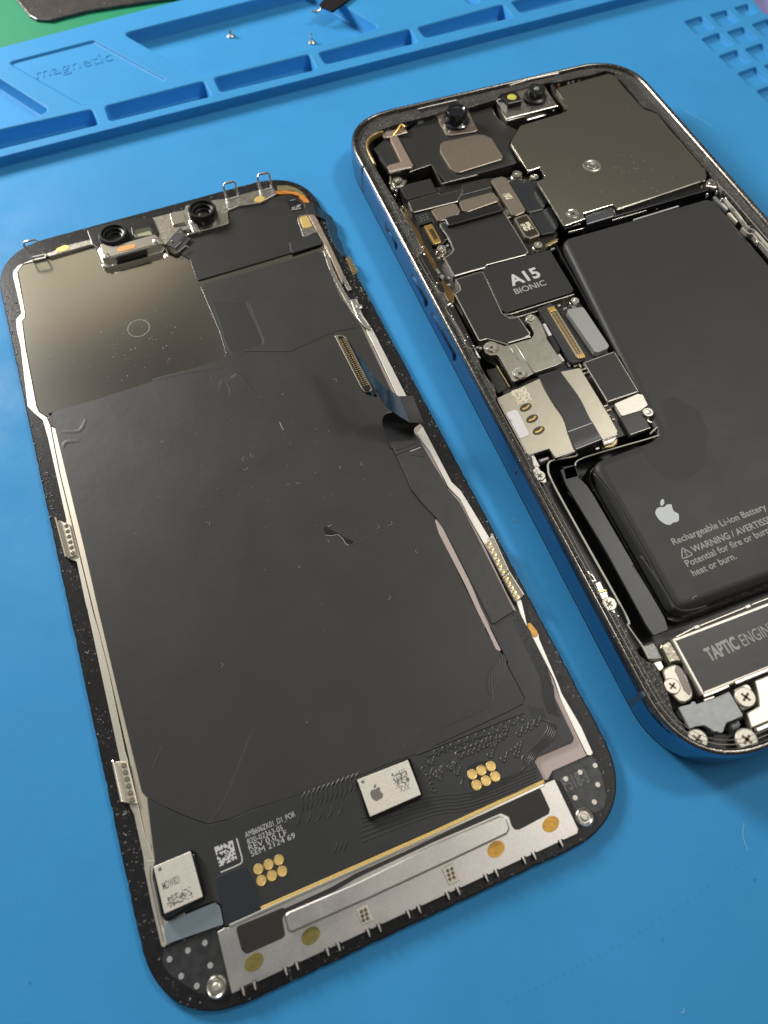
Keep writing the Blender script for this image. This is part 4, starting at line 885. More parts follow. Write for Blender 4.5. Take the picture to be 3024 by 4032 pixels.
# amber sealant in the top left corner
mb = MB(); stroke(mb, smooth_path([(8.66,140.46),(6.82,140.3),(4.79,139.11),(3.54,136.84),(3.23,133.72),(3.23,130.81)], 4), .55, 6.0, 7.05, .2); mb.build('sealant', mat('amber_sealant', (.38, .28, .10), .3, .3, var=(1.5, .3)), P, 50)
mb = MB(); stroke(mb, smooth_path([(18.29,144.37),(21.26,144.43),(27.74,144.38)], 3), .28, 7.0, 7.5, .1); stroke(mb, smooth_path([(41.16,145.17),(46.82,145.68),(53.75,145.44)], 3), .28, 7.0, 7.5, .1); mb.build('bright_seam', LIP, P)

# side keys and slots in the blue band (left-hand wall), pins of mute switch and volume keys
BW = mat('scraped_key_slot', (.03, .03, .035), .3, .5, bump=(3, .8, .1), speck=(3, .25, (.5, .48, .45), .4))
BKEY = mat('blue_key_metal', (.07, .22, .44), .2, 1., bump=(1, .2, .05))
def side_slot(y0, y1, nm, m, z=(2.6, 5.4), dx=.02):
    mb = MB(); zc = (z[0]+z[1])/2; r = (z[1]-z[0])/2; pts = []
    for k in range(9): a = math.pi*k/8; pts.append((y1-r+r*math.sin(a), zc+r*math.cos(a)))
    for k in range(9): a = math.pi*k/8; pts.append((y0+r-r*math.sin(a), zc-r*math.cos(a)))
    o = len(mb.v); n = len(pts)
    for x in (.3, -dx): mb.v += [(x, p, q) for p, q in pts]
    for k in range(n): j = (k+1) % n; mb.f.append((o+k, o+j, o+n+j, o+n+k))
    mb.f.append(tuple(o+n+k for k in range(n)))
    return mb.build(nm, m, P, 50)
YS = [p[1] for p in [(-0.02,115.9),(-0.35,108.73)]+[(-1.22,100.81),(-0.28,92.36),(0.3,90.08),(-0.23,78.24)]]
for k in (0, 2, 4):
    side_slot(YS[k+1], YS[k], 'key_slot', BW, (2.9, 5.3) if k else (3.0, 5.0), .03)
    if k: side_slot(YS[k+1]+.4, YS[k]-.5, 'volume_key', BKEY, (3.1, 4.8), .4)
    else: side_slot(YS[1]+.5, YS[0]-2.2, 'mute_switch', BKEY, (3.2, 4.6), .3)
c = (-0.26,52.55); side_slot(c[1]-.5, c[1]+.5, 'frame_screw', BW, (4.0, 5.0), .05)
# plastic antenna breaks across the band
for yy in ((0.33,130.12)[1], (0.33,12.34)[1]):
    plate('antenna_break', [(-.03, yy-.45), (1.26, yy-.45), (1.26, yy+.45), (-.03, yy+.45)], 1.6, 7.56, mat('blue_grey_plastic', (.03, .05, .075), .4), P, .15)

# ---- battery
BX = [(31.86,97.87),(62.23,97.68),(64.44,96.56),(64.33,97.07)]
bt = [(30.77,97.59),(62.53,98.16)]; bl = [(11.82,49.06),(11.35,21.18)]; bs = [(26.03,49.48),(21.51,49.75)]; br_ = [(65.0,96.83),(65.54,83.52)]
xr = (br_[0][0]+br_[1][0])/2+.3
bpoly = [(bt[0][0], bt[0][1]), (xr, bt[1][1]-.2), (xr, bl[1][1]-.1), (bl[1][0], bl[1][1]), (bl[0][0], bl[0][1]), ((24.99,48.46)[0], bl[0][1]+.4)]
bm_ = MB(); pillow(bm_, bpoly, 1.7, 6.4, 2.4, 1.5, 6, 7); BA = bm_.build('battery', BATT, P, 60)
mb = MB(); slab(mb, off(ccw(rnd(bpoly, 2.6, 5)), -.9), 1.6, 3.4, .6); mb.build('battery_wrap', mat('glossy_black_wrap', (.012, .012, .013), .22, spec=.5, bump=(.6, .5, .3)), BA, 60)
emc = (18.38,36.15); fr_s = [(16.89,37.14),(17.37,37.62),(18.01,37.76),(18.69,37.5),(19.38,37.73),(19.83,37.66),(20.13,37.44),(19.95,37.16),(19.79,36.66),(19.83,36.13),(20.27,35.71),(20.09,35.23),(19.72,34.65),(19.3,34.44),(18.64,34.61),(18.1,34.38),(17.62,34.51),(17.2,34.95),(16.82,35.71),(16.76,36.6)]
mb = MB(); slab(mb, rnd(fr_s, .5, 4), 6.402, 6.415, 0); slab(mb, rnd([(19.3,38.91),(19.35,38.56),(19.07,38.03),(18.58,37.79),(18.33,37.93),(18.56,38.44),(18.91,38.78)], .3, 4), 6.402, 6.415, 0)
mb.build('fruit_emblem', mat('pale_blue_grey_ink', (.58, .62, .63), .5), BA)
def ptext(name, body, a, b, cap, z, m, par, bold=.0): return text(name, body, PXP(z, *a), PXP(z, *b), cap, z, m, par, bold)
ptext('lettering', 'Rechargeable Li-ion Battery', ('k', (432, 815)), ('k', (1650, 345)), 1.1, 6.41, INKG, BA, .008)
ptext('lettering', 'WARNING / AVERTISSEMENT', ('k', (690, 916)), ('k', (1980, 410)), 1.1, 6.41, INKG, BA, .012)
ptext('lettering', 'Potential for fire or burning.', ('k', (610, 1102)), ('k', (1840, 590)), 1.1, 6.41, INKG, BA, .008)
ptext('lettering', 'heat or burn.', ('k', (690, 1225)), ('k', (1258, 990)), 1.1, 6.41, INKG, BA, .008)
tri = [(17.54,30.18),(17.73,30.21),(18.58,28.93),(18.48,28.69),(16.91,28.62),(16.77,28.77)]
mb = MB(); stroke(mb, tri+[tri[0]], .17, 6.402, 6.415, 0); e_ = [(17.78,29.78),(17.7,29.26),(17.7,29.02)]; stroke(mb, e_[:2], .18, 6.402, 6.415, 0); slab(mb, disc(e_[2], .13, 8), 6.402, 6.415, 0); mb.build('warning_triangle', INKG, BA)
mb = MB(); stroke(mb, smooth_path([(14.68,22.39),(15.19,22.62),(15.53,22.52)], 4), .07, 6.40, 6.46, 0); mb.build('fibre', DUST, BA)
mb = MB(); stroke(mb, smooth_path([(11.11,31.3),(11.34,28.22),(11.58,24.56),(11.4,22.04)], 4), .5, 6.05, 6.36, .2); stroke(mb, smooth_path([(11.23,47.09),(12.03,41.31),(11.86,32.18),(11.56,23.45),(12.61,21.27),(16.19,20.72)], 4), .35, 6.1, 6.38, .15); mb.build('pouch_fold', BATT, BA, 60)
mb = MB(); stroke(mb, [(46.88,97.36),(57.49,97.74)], .28, 5.9, 6.3, .05); mb.build('white_edge_label', INK, BA)
mb = MB(); stroke(mb, [(33.33,99.37),(39.0,99.33),(51.23,99.49)], .16, 5.2, 5.7, .05); mb.build('pale_edge', STEEL, BA)
mb = MB(); slab(mb, rnd([(29.15,55.83),(31.4,56.04),(33.9,51.67),(33.16,47.58),(31.19,45.37),(28.08,44.59),(25.53,46.16),(25.59,48.73),(27.11,50.81)], 1.5, 5)[:-1], 6.401, 6.412, 0)
mb.build('darker_patch', mat('darker_pouch_patch', (.036, .036, .0355), .50, spec=.26), BA)  # rounded patches a little darker than the pouch
mb = MB(); slab(mb, rnd([(20.59,48.63),(24.63,48.6),(32.92,47.67),(30.87,44.84),(28.71,41.83),(25.12,40.67),(22.78,41.53),(20.87,44.09)], 1.5, 5), 6.401, 6.407, 0)
mb.build('darker_patch', mat('faint_pouch_patch', (.037, .037, .037), .50, spec=.25), BA)
plate('pull_tab', [(31.26,57.29),(31.39,51.32),(30.72,50.71),(27.91,50.57),(27.37,52.46),(29.39,55.16)], 3.4, 5.2, mat('crumpled_black_tape', (.015, .015, .016), .25, bump=(.8, .9, .5)), BA, .5, .4, smooth=50)
# tray walls of the battery bay
mb = MB(); stroke(mb, [(29.78,97.8),(28.38,78.88),(30.01,54.28)], .5, 1.6, 5.0, .2); mb.build('battery_tray_wall', BLKP, P)
# long cable beside the battery
cb_ = plate('side_flex_cable', [(7.12,50.31),(9.88,50.25),(9.41,47.83),(9.94,46.13),(10.09,44.54),(10.25,21.75),(9.8,19.75),(7.18,19.71),(7.01,21.66),(7.2,34.44),(6.74,47.31)], 4.2, 4.6, BLKF, P, .08, .3)
wp = smooth_path([(*q, 5.9) for q in [(10.5,51.72),(10.08,51.17),(6.38,51.71),(5.39,51.53),(4.79,50.65),(4.3,48.34),(4.25,40.87),(4.31,33.76),(4.37,27.03),(4.3,22.69),(3.83,22.23),(4.02,20.29),(4.31,18.35),(4.24,16.68)]], 3)
tube(MB(), wp, .17, 6).build('cream_wire', WIRE, P, 60)

# ---- upper left: speaker module and front cameras
SM = plate('speaker_module', [(5.53,137.14),(8.54,139.34),(13.71,139.66),(17.09,141.82),(22.39,142.16),(31.65,141.05),(35.25,141.49),(34.79,137.54),(35.75,134.29),(37.2,131.76),(33.58,128.35),(32.5,121.72),(15.66,121.31),(14.75,127.52),(11.44,127.33),(5.71,128.78),(5.15,132.95)], 1.6, 6.0, BLKM, P, .25, .5, smooth=40)
plate('speaker_insert', [(4.96,137.12),(7.91,137.13),(8.42,136.11),(8.27,132.37),(9.13,130.45),(5.93,130.32)], 5.0, 6.15, BLKM, SM, .15, .6, smooth=40)
plate('speaker_plate', [(19.13,132.85),(19.85,133.3),(28.09,133.01),(29.26,132.35),(30.33,130.61),(30.2,124.55),(29.45,123.44),(19.38,122.77),(18.66,123.14),(18.07,124.66),(18.12,130.66)], 6.0, 6.4, TAN, SM, .12, .4)
mb = MB(); stroke(mb, [(9.61,126.95),(11.29,127.24),(14.59,127.59),(14.96,127.19),(14.64,121.22),(22.81,121.14)], .14, 5.8, 6.1, .04); mb.build('module_edge', STEEL, SM)
CS = plate('grounding_strip', [(8.25,140.23),(9.28,140.69),(13.64,140.76),(13.88,139.26),(11.24,138.62),(11.01,129.27),(11.04,128.34),(10.44,127.77),(7.78,128.11),(5.52,128.09),(5.64,129.82),(6.28,130.16),(8.94,130.17),(9.39,138.64),(8.26,138.89),(8.15,139.57)], 6.0, 6.5, COPPER, P, .15, .25, smooth=40)
mb = MB(); stroke(mb, [(8.9,138.67),(13.68,138.76)], .3, 6.2, 6.65, .1); stroke(mb, [(5.26,127.86),(7.13,127.76),(10.38,127.65)], .3, 6.2, 6.65, .1); mb.build('bright_lip', LIP, CS)
tube(MB(), smooth_path([(*q, z) for q, z in zip([(10.38,138.82),(11.88,139.94),(12.98,140.95),(13.58,140.38)], (6.6, 6.9, 7.1, 6.7))], 3), .32, 8).build('contact_spring', GOLD, CS, 50)
def screw(c, zt, r, nm='screw', m=LIP, arms=3, flat=False, label=None):
    mb = MB()
    if flat: lathe(mb, c, [(r, zt-.6), (r, zt-.12), (r*.88, zt)], 28)
    else: lathe(mb, c, [(r*1.12, zt-1.6), (r*1.12, zt-.75), (r*.95, zt-.6), (r, zt-.25), (r*.9, zt), (r*.55, zt), (r*.45, zt-.25), (r*.12, zt-.3)], 24)
    o = mb.build(nm, m, P, 50)
    if flat:
        mb = MB(); cross_mark(mb, c, r*.5, zt+.005, 4, r*.24, .5); mb.build('drive_recess', DARKR, o)
    return o
DARKR = mat('dark_recess', (.09, .08, .05), .35, .6)
for tile, c, z, r in (('d', (615, 1190), 5.6, 1.05), ('d', (805, 580), 5.8, .75), ('e', (520, 1440), 6.6, 1.1), ('e', (745, 1478), 6.4, .95), ('f', (790, 920), 6.5, .95), ('F', (1193, 935), 6.4, .95), ('g', (800, 335), 6.9, .85), ('g', (1375, 110), 6.4, .85)):
    screw(PXP(z, tile, c), z, r)
for tile, c, z, r in (('g', (285, 722), 7.0, .9), ('g', (655, 1065), 7.1, 1.0), ('h', (580, 1400), 6.6, 1.0), ('i', (662, 920), 6.7, 1.15), ('C', (425, 1395), 7.25, .95), ('C', (1335, 1192), 6.9, .8),
                      ('j', (412, 500), 6.9, 1.15), ('j', (740, 1195), 6.0, 1.45), ('j', (1370, 645), 6.8, 1.45), ('j', (1385, 1200), 6.0, 1.55)):
    screw(PXP(z, tile, c), z, r, flat=True, m=CREAM if tile in 'ij' else STEEL)
# round camera
c1_ = (25.22,138.61); FC = plate('camera_base', [(21.89,142.62),(24.5,143.1),(29.51,142.12),(28.66,134.35),(27.58,134.19),(22.21,134.9),(21.67,135.27),(21.58,136.0)], 5.0, 6.3, TAN, P, .12, .3)
lathe(MB(), c1_, [(3.0, 6.3), (3.0, 6.8), (2.7, 7.0), (2.25, 7.1), (2.2, 8.2), (2.35, 8.35), (2.35, 9.0), (2.1, 9.2), (1.7, 9.2), (1.5, 9.0), (.9, 8.9), (.2, 8.95)], 40).build('lens_barrel', LENS, FC, 35)
mb = MB()
for q in ((1170, 335), (1180, 395), (1295, 548), (1590, 470)): lathe(mb, PXP(6.35, 'd', q), [(.28, 6.3), (.25, 6.4), (.1, 6.45)], 10)
mb.build('solder_dots', LIP, FC, 50)
# second camera with yellow window
C2 = plate('camera_tray', [(36.29,141.68),(38.23,142.39),(42.2,143.94),(48.85,144.08),(49.16,143.5),(48.63,135.39),(48.22,134.95),(35.86,134.53),(35.65,134.89)], 3.2, 6.7, SATIN, P, .12, .3)
mb = MB(); q = [(37.41,141.87),(36.38,141.48),(35.88,134.82),(48.34,135.04)]; stroke(mb, q, .35, 6.5, 7.15, .1); mb.build('tray_rim', LIP, C2)
BBX = plate('emitter_block', [(37.35,141.46),(38.07,141.79),(41.05,141.88),(41.19,141.37),(40.99,138.32),(37.56,138.42)], 6.7, 8.0, BLKP, C2, .15, .15)
slab(MB(), disc((39.25,140.07), 1.05, 24), 8.0, 8.12, .05).build('yellow_window', mat('yellow_window', (.62, .60, .10), .35, spec=.6, var=(1, .15)), BBX)
mb = MB(); stroke(mb, [(37.58,138.27),(40.95,138.25)], .1, 7.95, 8.06, 0); mb.build('pale_edge', INKG, BBX)
c2_ = (44.97,139.6); lathe(MB(), c2_, [(2.6, 6.7), (2.6, 7.3), (2.2, 7.6), (1.75, 7.7), (1.75, 8.1), (1.95, 8.2), (1.95, 9.0), (1.75, 9.15), (1.0, 9.1), (.5, 8.9), (.1, 8.95)], 40).build('lens_barrel', BLKP, C2, 35)
lathe(MB(), c2_, [(.62, 9.0), (.5, 9.18), (.1, 9.22)], 16).build('lens_glint', mat('pale_green_glint', (.45, .55, .42), .1, .5), C2, 50)  # pale dome painted as the highlight on the lens
plate('camera_clip', [(40.43,135.39),(45.5,135.64),(45.08,134.39),(40.64,134.15)], 4.0, 6.0, LIP, P, .15, .1)
mb = MB()
for q in ((680, 575), (935, 505), (885, 672), (990, 610)): lathe(mb, PXP(6.8, 'e', q), [(.26, 6.6), (.22, 6.85), (.08, 6.9)], 10)
mb.build('solder_dots', LIP, C2, 50)
plate('camera_bracket', [(50.73,143.59),(51.46,143.47),(51.46,141.31),(51.32,135.63),(50.64,134.1),(49.29,133.14),(49.52,135.11),(49.66,139.25)], 4.0, 6.7, mat('dark_bronze_metal', (.14, .12, .11), .25, .9), P, .25, .3, smooth=40)
mb = MB(); stroke(mb, [(51.06,140.64),(50.7,136.85),(50.98,135.11)], .22, 6.5, 6.95, .06); mb.build('bent_edge', LIP, P)
mb = MB()
random.seed(3)
for q, r in (((975, 255), .45), ((1185, 235), .42), ((1245, 220), .4)): lathe(mb, PXP(6.4, 'e', q), [(r, 5.8), (r, 6.2), (r*.5, 6.5)], 9)
mb.build('solder_lumps', mat('white_solder', (.7, .68, .64), .4, .3), P, 60)
mb = MB()
for q, r in (((1060, 268), .42), ((1325, 198), .5), ((1290, 190), .3)): lathe(mb, PXP(6.4, 'e', q), [(r, 5.8), (r, 6.2), (r*.5, 6.5)], 9)
mb.build('copper_lumps', mat('orange_copper', (.65, .30, .14), .35, .6), P, 60)
mb = MB()
for k in range(3): slab(mb, PXP(6.4, 'd', [(445+k*215, 500-k*52), (520+k*215, 480-k*52), (522+k*215, 540-k*52), (448+k*215, 560-k*52)]), 5.4, 6.3, .1)
mb.build('grey_blocks', mat('slate_block', (.10, .12, .14), .4), P)
plate('dark_inner_strip', [(8.37,142.63),(13.0,142.9),(19.87,142.65),(22.36,143.77),(21.38,141.8),(17.77,141.99),(9.02,140.97),(7.98,141.08)], 3.0, 6.0, BLKP, P, .1, .2)

# ---- the big camera cover plate
CV = plate('camera_cover', [(51.34,140.8),(64.39,141.51),(65.34,140.91),(65.56,139.63),(65.47,134.43),(65.6,127.35),(67.69,124.59),(67.34,119.71),(67.52,104.45),(66.78,102.77),(65.9,101.83),(64.38,101.63),(44.26,100.17),(44.5,101.38),(44.19,101.83),(37.38,101.58),(37.0,100.11),(32.27,99.62),(32.88,113.59),(34.94,113.99),(35.28,117.31),(32.49,117.21),(32.77,126.05),(33.37,127.35),(37.45,131.4),(47.62,132.07),(49.49,132.54),(50.19,134.15),(50.62,139.97)], 6.7, 7.2, mat('satin_cover_steel', (.50, .48, .40), .22, 1., bump=(7, .05, .01), speck=(2.2, .02, (.75, .72, .66), .5)), P, .08, .2)
mb = MB(); stroke(mb, [(44.52,100.52),(54.3,101.07),(64.65,101.91)], .3, 6.2, 7.26, .06); stroke(mb, [(37.5,101.76),(44.27,101.93),(44.53,101.25)], .2, 6.6, 7.27, .06); stroke(mb, [(32.39,99.79),(37.07,100.21)], .25, 6.3, 7.26, .06)
stroke(mb, [(33.01,126.55),(32.57,117.32),(35.36,117.42),(35.18,114.65)], .18, 6.5, 7.26, .06); mb.build('folded_lip', LIP, CV)
plate('cover_skirt', [(38.71,101.98),(45.54,102.24),(66.99,102.88),(65.8,99.77),(44.06,99.51),(38.0,99.95)], 1.6, 6.3, mat('black_skirt', (.016, .017, .019), .3), P, .1, .1)
plate('cover_tab', [(37.93,101.93),(44.71,102.06),(44.02,100.15),(43.19,99.27),(37.04,99.09)], 4.8, 6.7, mat('grey_blue_metal', (.16, .17, .18), .35, .8), CV, .15, .1)
cc = (45.98,114.11); mb = MB(); lathe(mb, cc, [(2.0, 7.19), (1.85, 7.3), (1.5, 7.35), (1.25, 7.2), (1.15, 7.15)], 36); mb.build('boss_ring', SATIN, CV, 50)
lathe(MB(), cc, [(1.1, 7.1), (1.0, 7.35), (.7, 7.4), (.5, 7.3), (.1, 7.28)], 28).build('centre_screw', LIP, CV, 40)
lathe(MB(), (35.45,102.32), [(1.35, 7.19), (1.2, 7.28), (1.05, 7.22)], 28).build('screw_seat', LIP, CV, 50)
random.seed(9); mb = MB()
for k in range(46):
    q = PXP(7.2, 'C', (random.gauss(780, 170), random.gauss(1130, 110)))
    if 22 < q[0] < 60: slab(mb, disc(q, random.uniform(.03, .10), 5), 7.201, 7.23, 0)
mb.build('dust_specks', DUST, CV)
plate('right_corner_bracket', [(66.47,102.11),(67.52,102.48),(68.42,102.15),(68.15,99.96),(67.32,99.52),(65.38,100.81)], 5.4, 6.7, STEEL, P, .2, .3, smooth=40)

# ---- logic board
LB = plate('logic_board', [(5.93,122.87),(14.01,121.39),(24.57,120.55),(33.33,117.82),(34.11,114.95),(33.14,102.94),(31.26,99.87),(27.04,96.83),(26.66,83.5),(27.13,81.25),(26.18,66.35),(26.38,54.67),(25.18,52.06),(18.98,52.34),(16.59,52.23),(10.5,52.2),(3.36,54.5),(2.87,58.28),(3.66,63.74),(5.85,73.7),(4.43,76.29),(4.59,79.08),(4.75,79.19),(4.53,93.36),(5.06,100.95),(4.82,116.34)], 3.2, 5.2, PCB, P, .1, .3)
amb = mat('amber_flex_edge', (.22, .13, .04), .35, .3, bump=(2, .6, .1), var=(2, .5))
plate('amber_edge_flex', [(4.13,118.71),(5.12,117.12),(4.72,113.89),(5.18,109.94),(4.85,106.6),(5.04,101.36),(4.77,95.59),(5.42,92.18),(4.52,90.03),(3.14,89.72),(3.28,94.66),(3.38,100.43),(3.43,104.63),(3.87,109.96),(3.87,115.16)], 4.6, 5.7, amb, P, .15, .2)
def framed(name, pts, zt, inset=.28, top=SHLD, edge=LIP, r=.3, par=None, th=.5):
    o = plate(name, pts, zt-th-.6, zt-.08, edge, par or LB, .08, r)
    p = off(ccw(rnd(ccw(pts), r, 4)), inset); slab(MB(), p, zt-.12, zt, .05).build('black_film', top, o); return o
framed('memory_shield', [(9.6,110.06),(11.4,110.2),(23.05,110.09),(23.31,108.93),(23.11,96.64),(22.1,96.04),(13.97,96.18),(13.22,95.59),(6.63,95.57),(6.72,100.84),(8.69,101.67),(9.32,102.34),(9.61,105.87),(9.39,109.2)], 6.3, .26)
framed('radio_shield', [(6.57,94.82),(12.27,95.11),(12.51,94.34),(11.67,83.83),(12.5,82.24),(14.07,82.06),(14.37,77.62),(14.11,77.21),(9.36,76.55),(8.19,77.67),(6.42,79.17),(4.78,79.23),(4.9,85.53),(5.04,91.39),(6.46,91.99),(6.69,93.29)], 6.3, .22)
AC = plate('processor_chip', [(12.44,95.51),(13.14,95.78),(26.82,95.66),(27.17,95.21),(26.74,84.55),(26.11,83.95),(12.29,83.63),(11.82,84.33)], 5.2, 6.35, SHLD, LB, .12, .25)
mb = MB(); stroke(mb, [(11.97,83.7),(12.99,83.32),(26.47,83.65)], .22, 5.2, 6.05, .05); stroke(mb, [(11.96,83.14),(14.13,82.41),(21.74,82.43)], .15, 5.2, 5.8, .05); stroke(mb, [(12.34,94.94),(11.64,83.74)], .14, 5.2, 6.1, .04); mb.build('shield_seam', STEEL, LB)
ptext('lettering', 'A15', ('F', (1024, 1204)), ('F', (1216, 1140)), 2.6, 6.36, INK, AC, .03)
ptext('lettering', 'BIONIC', ('F', (1048, 1258)), ('F', (1250, 1196)), 1.35, 6.36, INKG, AC, .012)
mb = MB(); stroke(mb, [(6.78,95.57),(10.48,95.62),(13.22,95.61)], .42, 6.0, 6.5, .12); mb.build('bright_bar', LIP, LB)
plate('upper_connector_cover', [(5.92,122.89),(7.46,123.33),(12.98,123.32),(12.73,119.1),(11.9,118.91),(6.08,118.84),(5.74,119.71)], 4.8, 6.3, BLKM, P, .15, .2, smooth=40)
framed('antenna_cover', [(5.94,118.29),(6.69,118.65),(12.94,118.91),(13.27,118.04),(17.79,118.12),(18.05,117.52),(15.68,114.92),(9.66,115.0),(6.02,115.0),(5.68,115.6)], 6.2, .2, BLKM)
plate('black_block', [(18.28,119.31),(23.86,119.28),(24.18,117.63),(24.05,116.16),(16.96,116.19),(18.18,117.84)], 5.0, 6.2, BLKM, LB, .1, .15)
plate('black_block', [(16.87,116.36),(23.93,116.24),(23.69,114.92),(16.33,114.68),(15.92,115.32)], 5.0, 6.1, BLKM, LB, .08, .1)
mb = MB(); stroke(mb, [(17.02,116.3),(23.82,116.38)], .08, 6.1, 6.22, 0); stroke(mb, [(28.22,106.76),(31.06,106.77)], .08, 5.9, 6.1, 0); mb.build('white_marks', INKG, LB)
for q in ([(494, 712), (510, 700), (640, 664), (662, 672), (682, 715), (672, 738), (560, 778), (535, 776)], [(676, 655), (690, 645), (885, 592), (905, 598), (936, 640), (928, 652), (735, 720), (700, 712)], [(884, 518), (896, 504), (955, 488), (985, 500), (1112, 705), (1102, 722), (1050, 745), (1020, 738), (1000, 700)]):
    plate('tan_shield', PXP(6.3, 'F', q), 5.0, 6.3, TAN, LB, .10, .25)
SF = plate('flex_end_plate', [(24.35,106.15),(24.95,106.4),(27.23,106.52),(27.51,106.03),(27.37,100.34),(27.01,100.01),(24.92,99.87),(24.1,100.63)], 5.0, 6.2, TAN, LB, .06, .2)
plate('dark_inset', [(24.63,105.86),(27.03,106.11),(27.05,100.46),(25.05,100.28),(24.49,100.95)], 6.2, 6.24, mat('dark_bronze_inset', (.06, .05, .035), .35, .5), SF, .02, .2)
for q, pr in (([(955, 608), (1000, 595), (1035, 628), (985, 642)], LB), ([(1075, 800), (1130, 782), (1165, 828), (1108, 846)], SF)):
    modules('printed_mark', PXP(6.32, 'F', q), 9, 6.345 if pr is LB else 6.27, mat('pale_etched_mark', (.80, .74, .55), .6, .1), pr, .65)
plate('flex_block', [(28.48,117.33),(32.47,116.37),(33.49,113.69),(33.2,108.54),(31.22,106.84),(27.65,107.1),(28.04,108.5),(27.93,116.51)], 5.0, 6.0, mat('blue_black_cover', (.020, .023, .026), .4), LB, .15, .2)
plate('flex_block', [(27.95,106.83),(31.38,106.91),(33.17,107.22),(32.5,101.7),(30.51,100.1),(27.72,100.3)], 4.8, 5.9, mat('blue_black_cover', (.020, .023, .026), .4), LB, .15, .2)
plate('brass_contact', [(27.39,97.81),(30.63,98.54),(30.02,97.66),(27.54,97.08)], 4.8, 5.8, mat('brass', (.45, .36, .18), .35, .8, bump=(4, .5, .05)), P, .1, .1)
plate('cylinder_cap', [(10.67,110.47),(11.62,110.73),(23.05,110.48),(23.04,108.55),(22.56,108.25),(10.99,108.0),(10.65,108.4)], 6.0, 6.9, BLKP, LB, .35, .15, smooth=60)
cn = plate('small_connector', [(6.01,110.7),(9.14,111.19),(9.24,105.33),(7.83,104.71),(6.04,105.14)], 5.0, 6.0, BLKP, LB, .1, .2)
plate('gold_connector', [(6.51,110.49),(8.02,110.52),(8.16,109.88),(8.08,105.28),(7.8,104.99),(6.57,105.0),(6.45,105.31)], 6.0, 6.3, GOLD, cn, .08, .1)
plate('connector_slot', [(6.77,109.05),(7.69,109.12),(7.7,106.16),(6.81,105.99)], 6.3, 6.36, PCB, cn, .02, .05)
mb = MB(); a, b = [Vector(v) for v in [(6.98,108.68),(7.16,106.07)]]
for k in range(6):
    p = a.lerp(b, k/5); stroke(mb, [(p.x-.35, p.y-.05), (p.x+.35, p.y+.1)], .12, 6.36, 6.42, 0)
mb.build('gold_pins', GOLD, cn)
plate('etched_block', [(5.94,114.51),(8.81,114.55),(8.75,111.46),(5.87,111.35)], 5.0, 6.0, mat('blue_black_cover', (.020, .023, .026), .4), LB, .1, .15)
mb = MB()
for k in range(9): x, y = 415+(k % 3)*20+(k//3)*6, 752-(k % 3)*7+(k//3)*15; stroke(mb, PXP(6.02, 'F', [(x, y), (x+10, y-4)]), .1, 6.0, 6.02, 0)
mb.build('white_marks', INKG, LB)
random.seed(31)
for tile, cs in (('F', [(1150, 990), (1140, 1020), (1290, 960), (1262, 940), (610, 1150), (1210, 1400), (1240, 1385), (1290, 1330), (1330, 1330), (1370, 1350), (1330, 1380), (680, 745), (1000, 755), (1015, 790), (1030, 830), (520, 600), (1000, 520), (1010, 545), (600, 940), (590, 900)]), ('J', [(640, 160), (660, 190), (650, 230), (690, 250), (690, 290), (700, 330), (620, 430), (585, 440)]), ('g', [(1380, 960), (1440, 960), (1470, 1010), (1500, 1060), (1290, 945), (100, 720), (140, 760)])):
    for c_ in cs:
        q = PXP(5.6, tile, c_); a_ = random.choice((0, .1, 1.6)); l_ = random.uniform(.25, .5)
        o_ = plate('surface_component', [(q[0]+x*math.cos(a_)-y*math.sin(a_), q[1]+x*math.sin(a_)+y*math.cos(a_)) for x, y in ((-l_, -.18), (l_, -.18), (l_, .18), (-l_, .18))], 5.15, 5.6, random.choice((TAN, GREYP, CREAM, PCB)), LB, .05)
# silver lower cover with three screws
SC = plate('connector_cover', [(4.89,77.5),(5.37,77.99),(6.18,78.11),(7.23,77.59),(8.47,76.24),(9.18,76.2),(13.66,76.17),(14.49,76.72),(14.91,77.34),(14.98,79.26),(14.51,80.32),(15.03,81.22),(16.17,81.6),(16.81,80.96),(17.03,80.28),(17.07,78.59),(16.69,75.91),(16.42,75.05),(16.61,69.9),(16.16,69.14),(10.99,68.86),(9.24,68.46),(6.67,68.34),(6.47,68.55),(6.52,74.18),(6.24,74.88),(5.09,75.17),(4.64,76.0)], 6.3, 6.7, SATIN, P, .12, .25, smooth=40)
mb = MB(); stroke(mb, [(10.56,75.94),(10.62,72.21),(10.75,68.87)], .3, 6.6, 6.84, .14); stroke(mb, [(9.35,76.09),(9.47,72.31)], .25, 6.6, 6.76, .1); mb.build('pressed_ridge', SATIN, SC, 60)
mb = MB(); stroke(mb, [(9.41,76.68),(13.85,76.63)], .3, 5.6, 6.75, .08); stroke(mb, [(6.3,74.96),(6.62,74.32),(6.63,68.66)], .22, 5.8, 6.74, .06); stroke(mb, [(11.08,68.96),(15.2,69.09),(16.33,69.29)], .25, 5.8, 6.74, .06); mb.build('folded_lip', LIP, SC)
for c_ in ((285, 720), (655, 1060)): lathe(MB(), PXP(6.75, 'g', c_), [(1.35, 6.69), (1.25, 6.82), (1.0, 6.8)], 26).build('screw_seat', SATIN, SC, 50)
for q in ([(945, 420), (985, 408), (1075, 560), (1030, 575)], [(1130, 822), (1175, 805), (1240, 895), (1195, 915)]): plate('white_tab', PXP(6.2, 'g', q), 5.2, 6.2, WHITE, LB, .05, .1)
plate('black_foam', [(17.0,75.97),(18.08,75.96),(18.02,72.72),(17.33,71.66),(16.7,71.61)], 5.2, 6.1, mat('black_foam', (.02, .02, .02), .7, bump=(2, .8, .15)), LB, .15, .1)
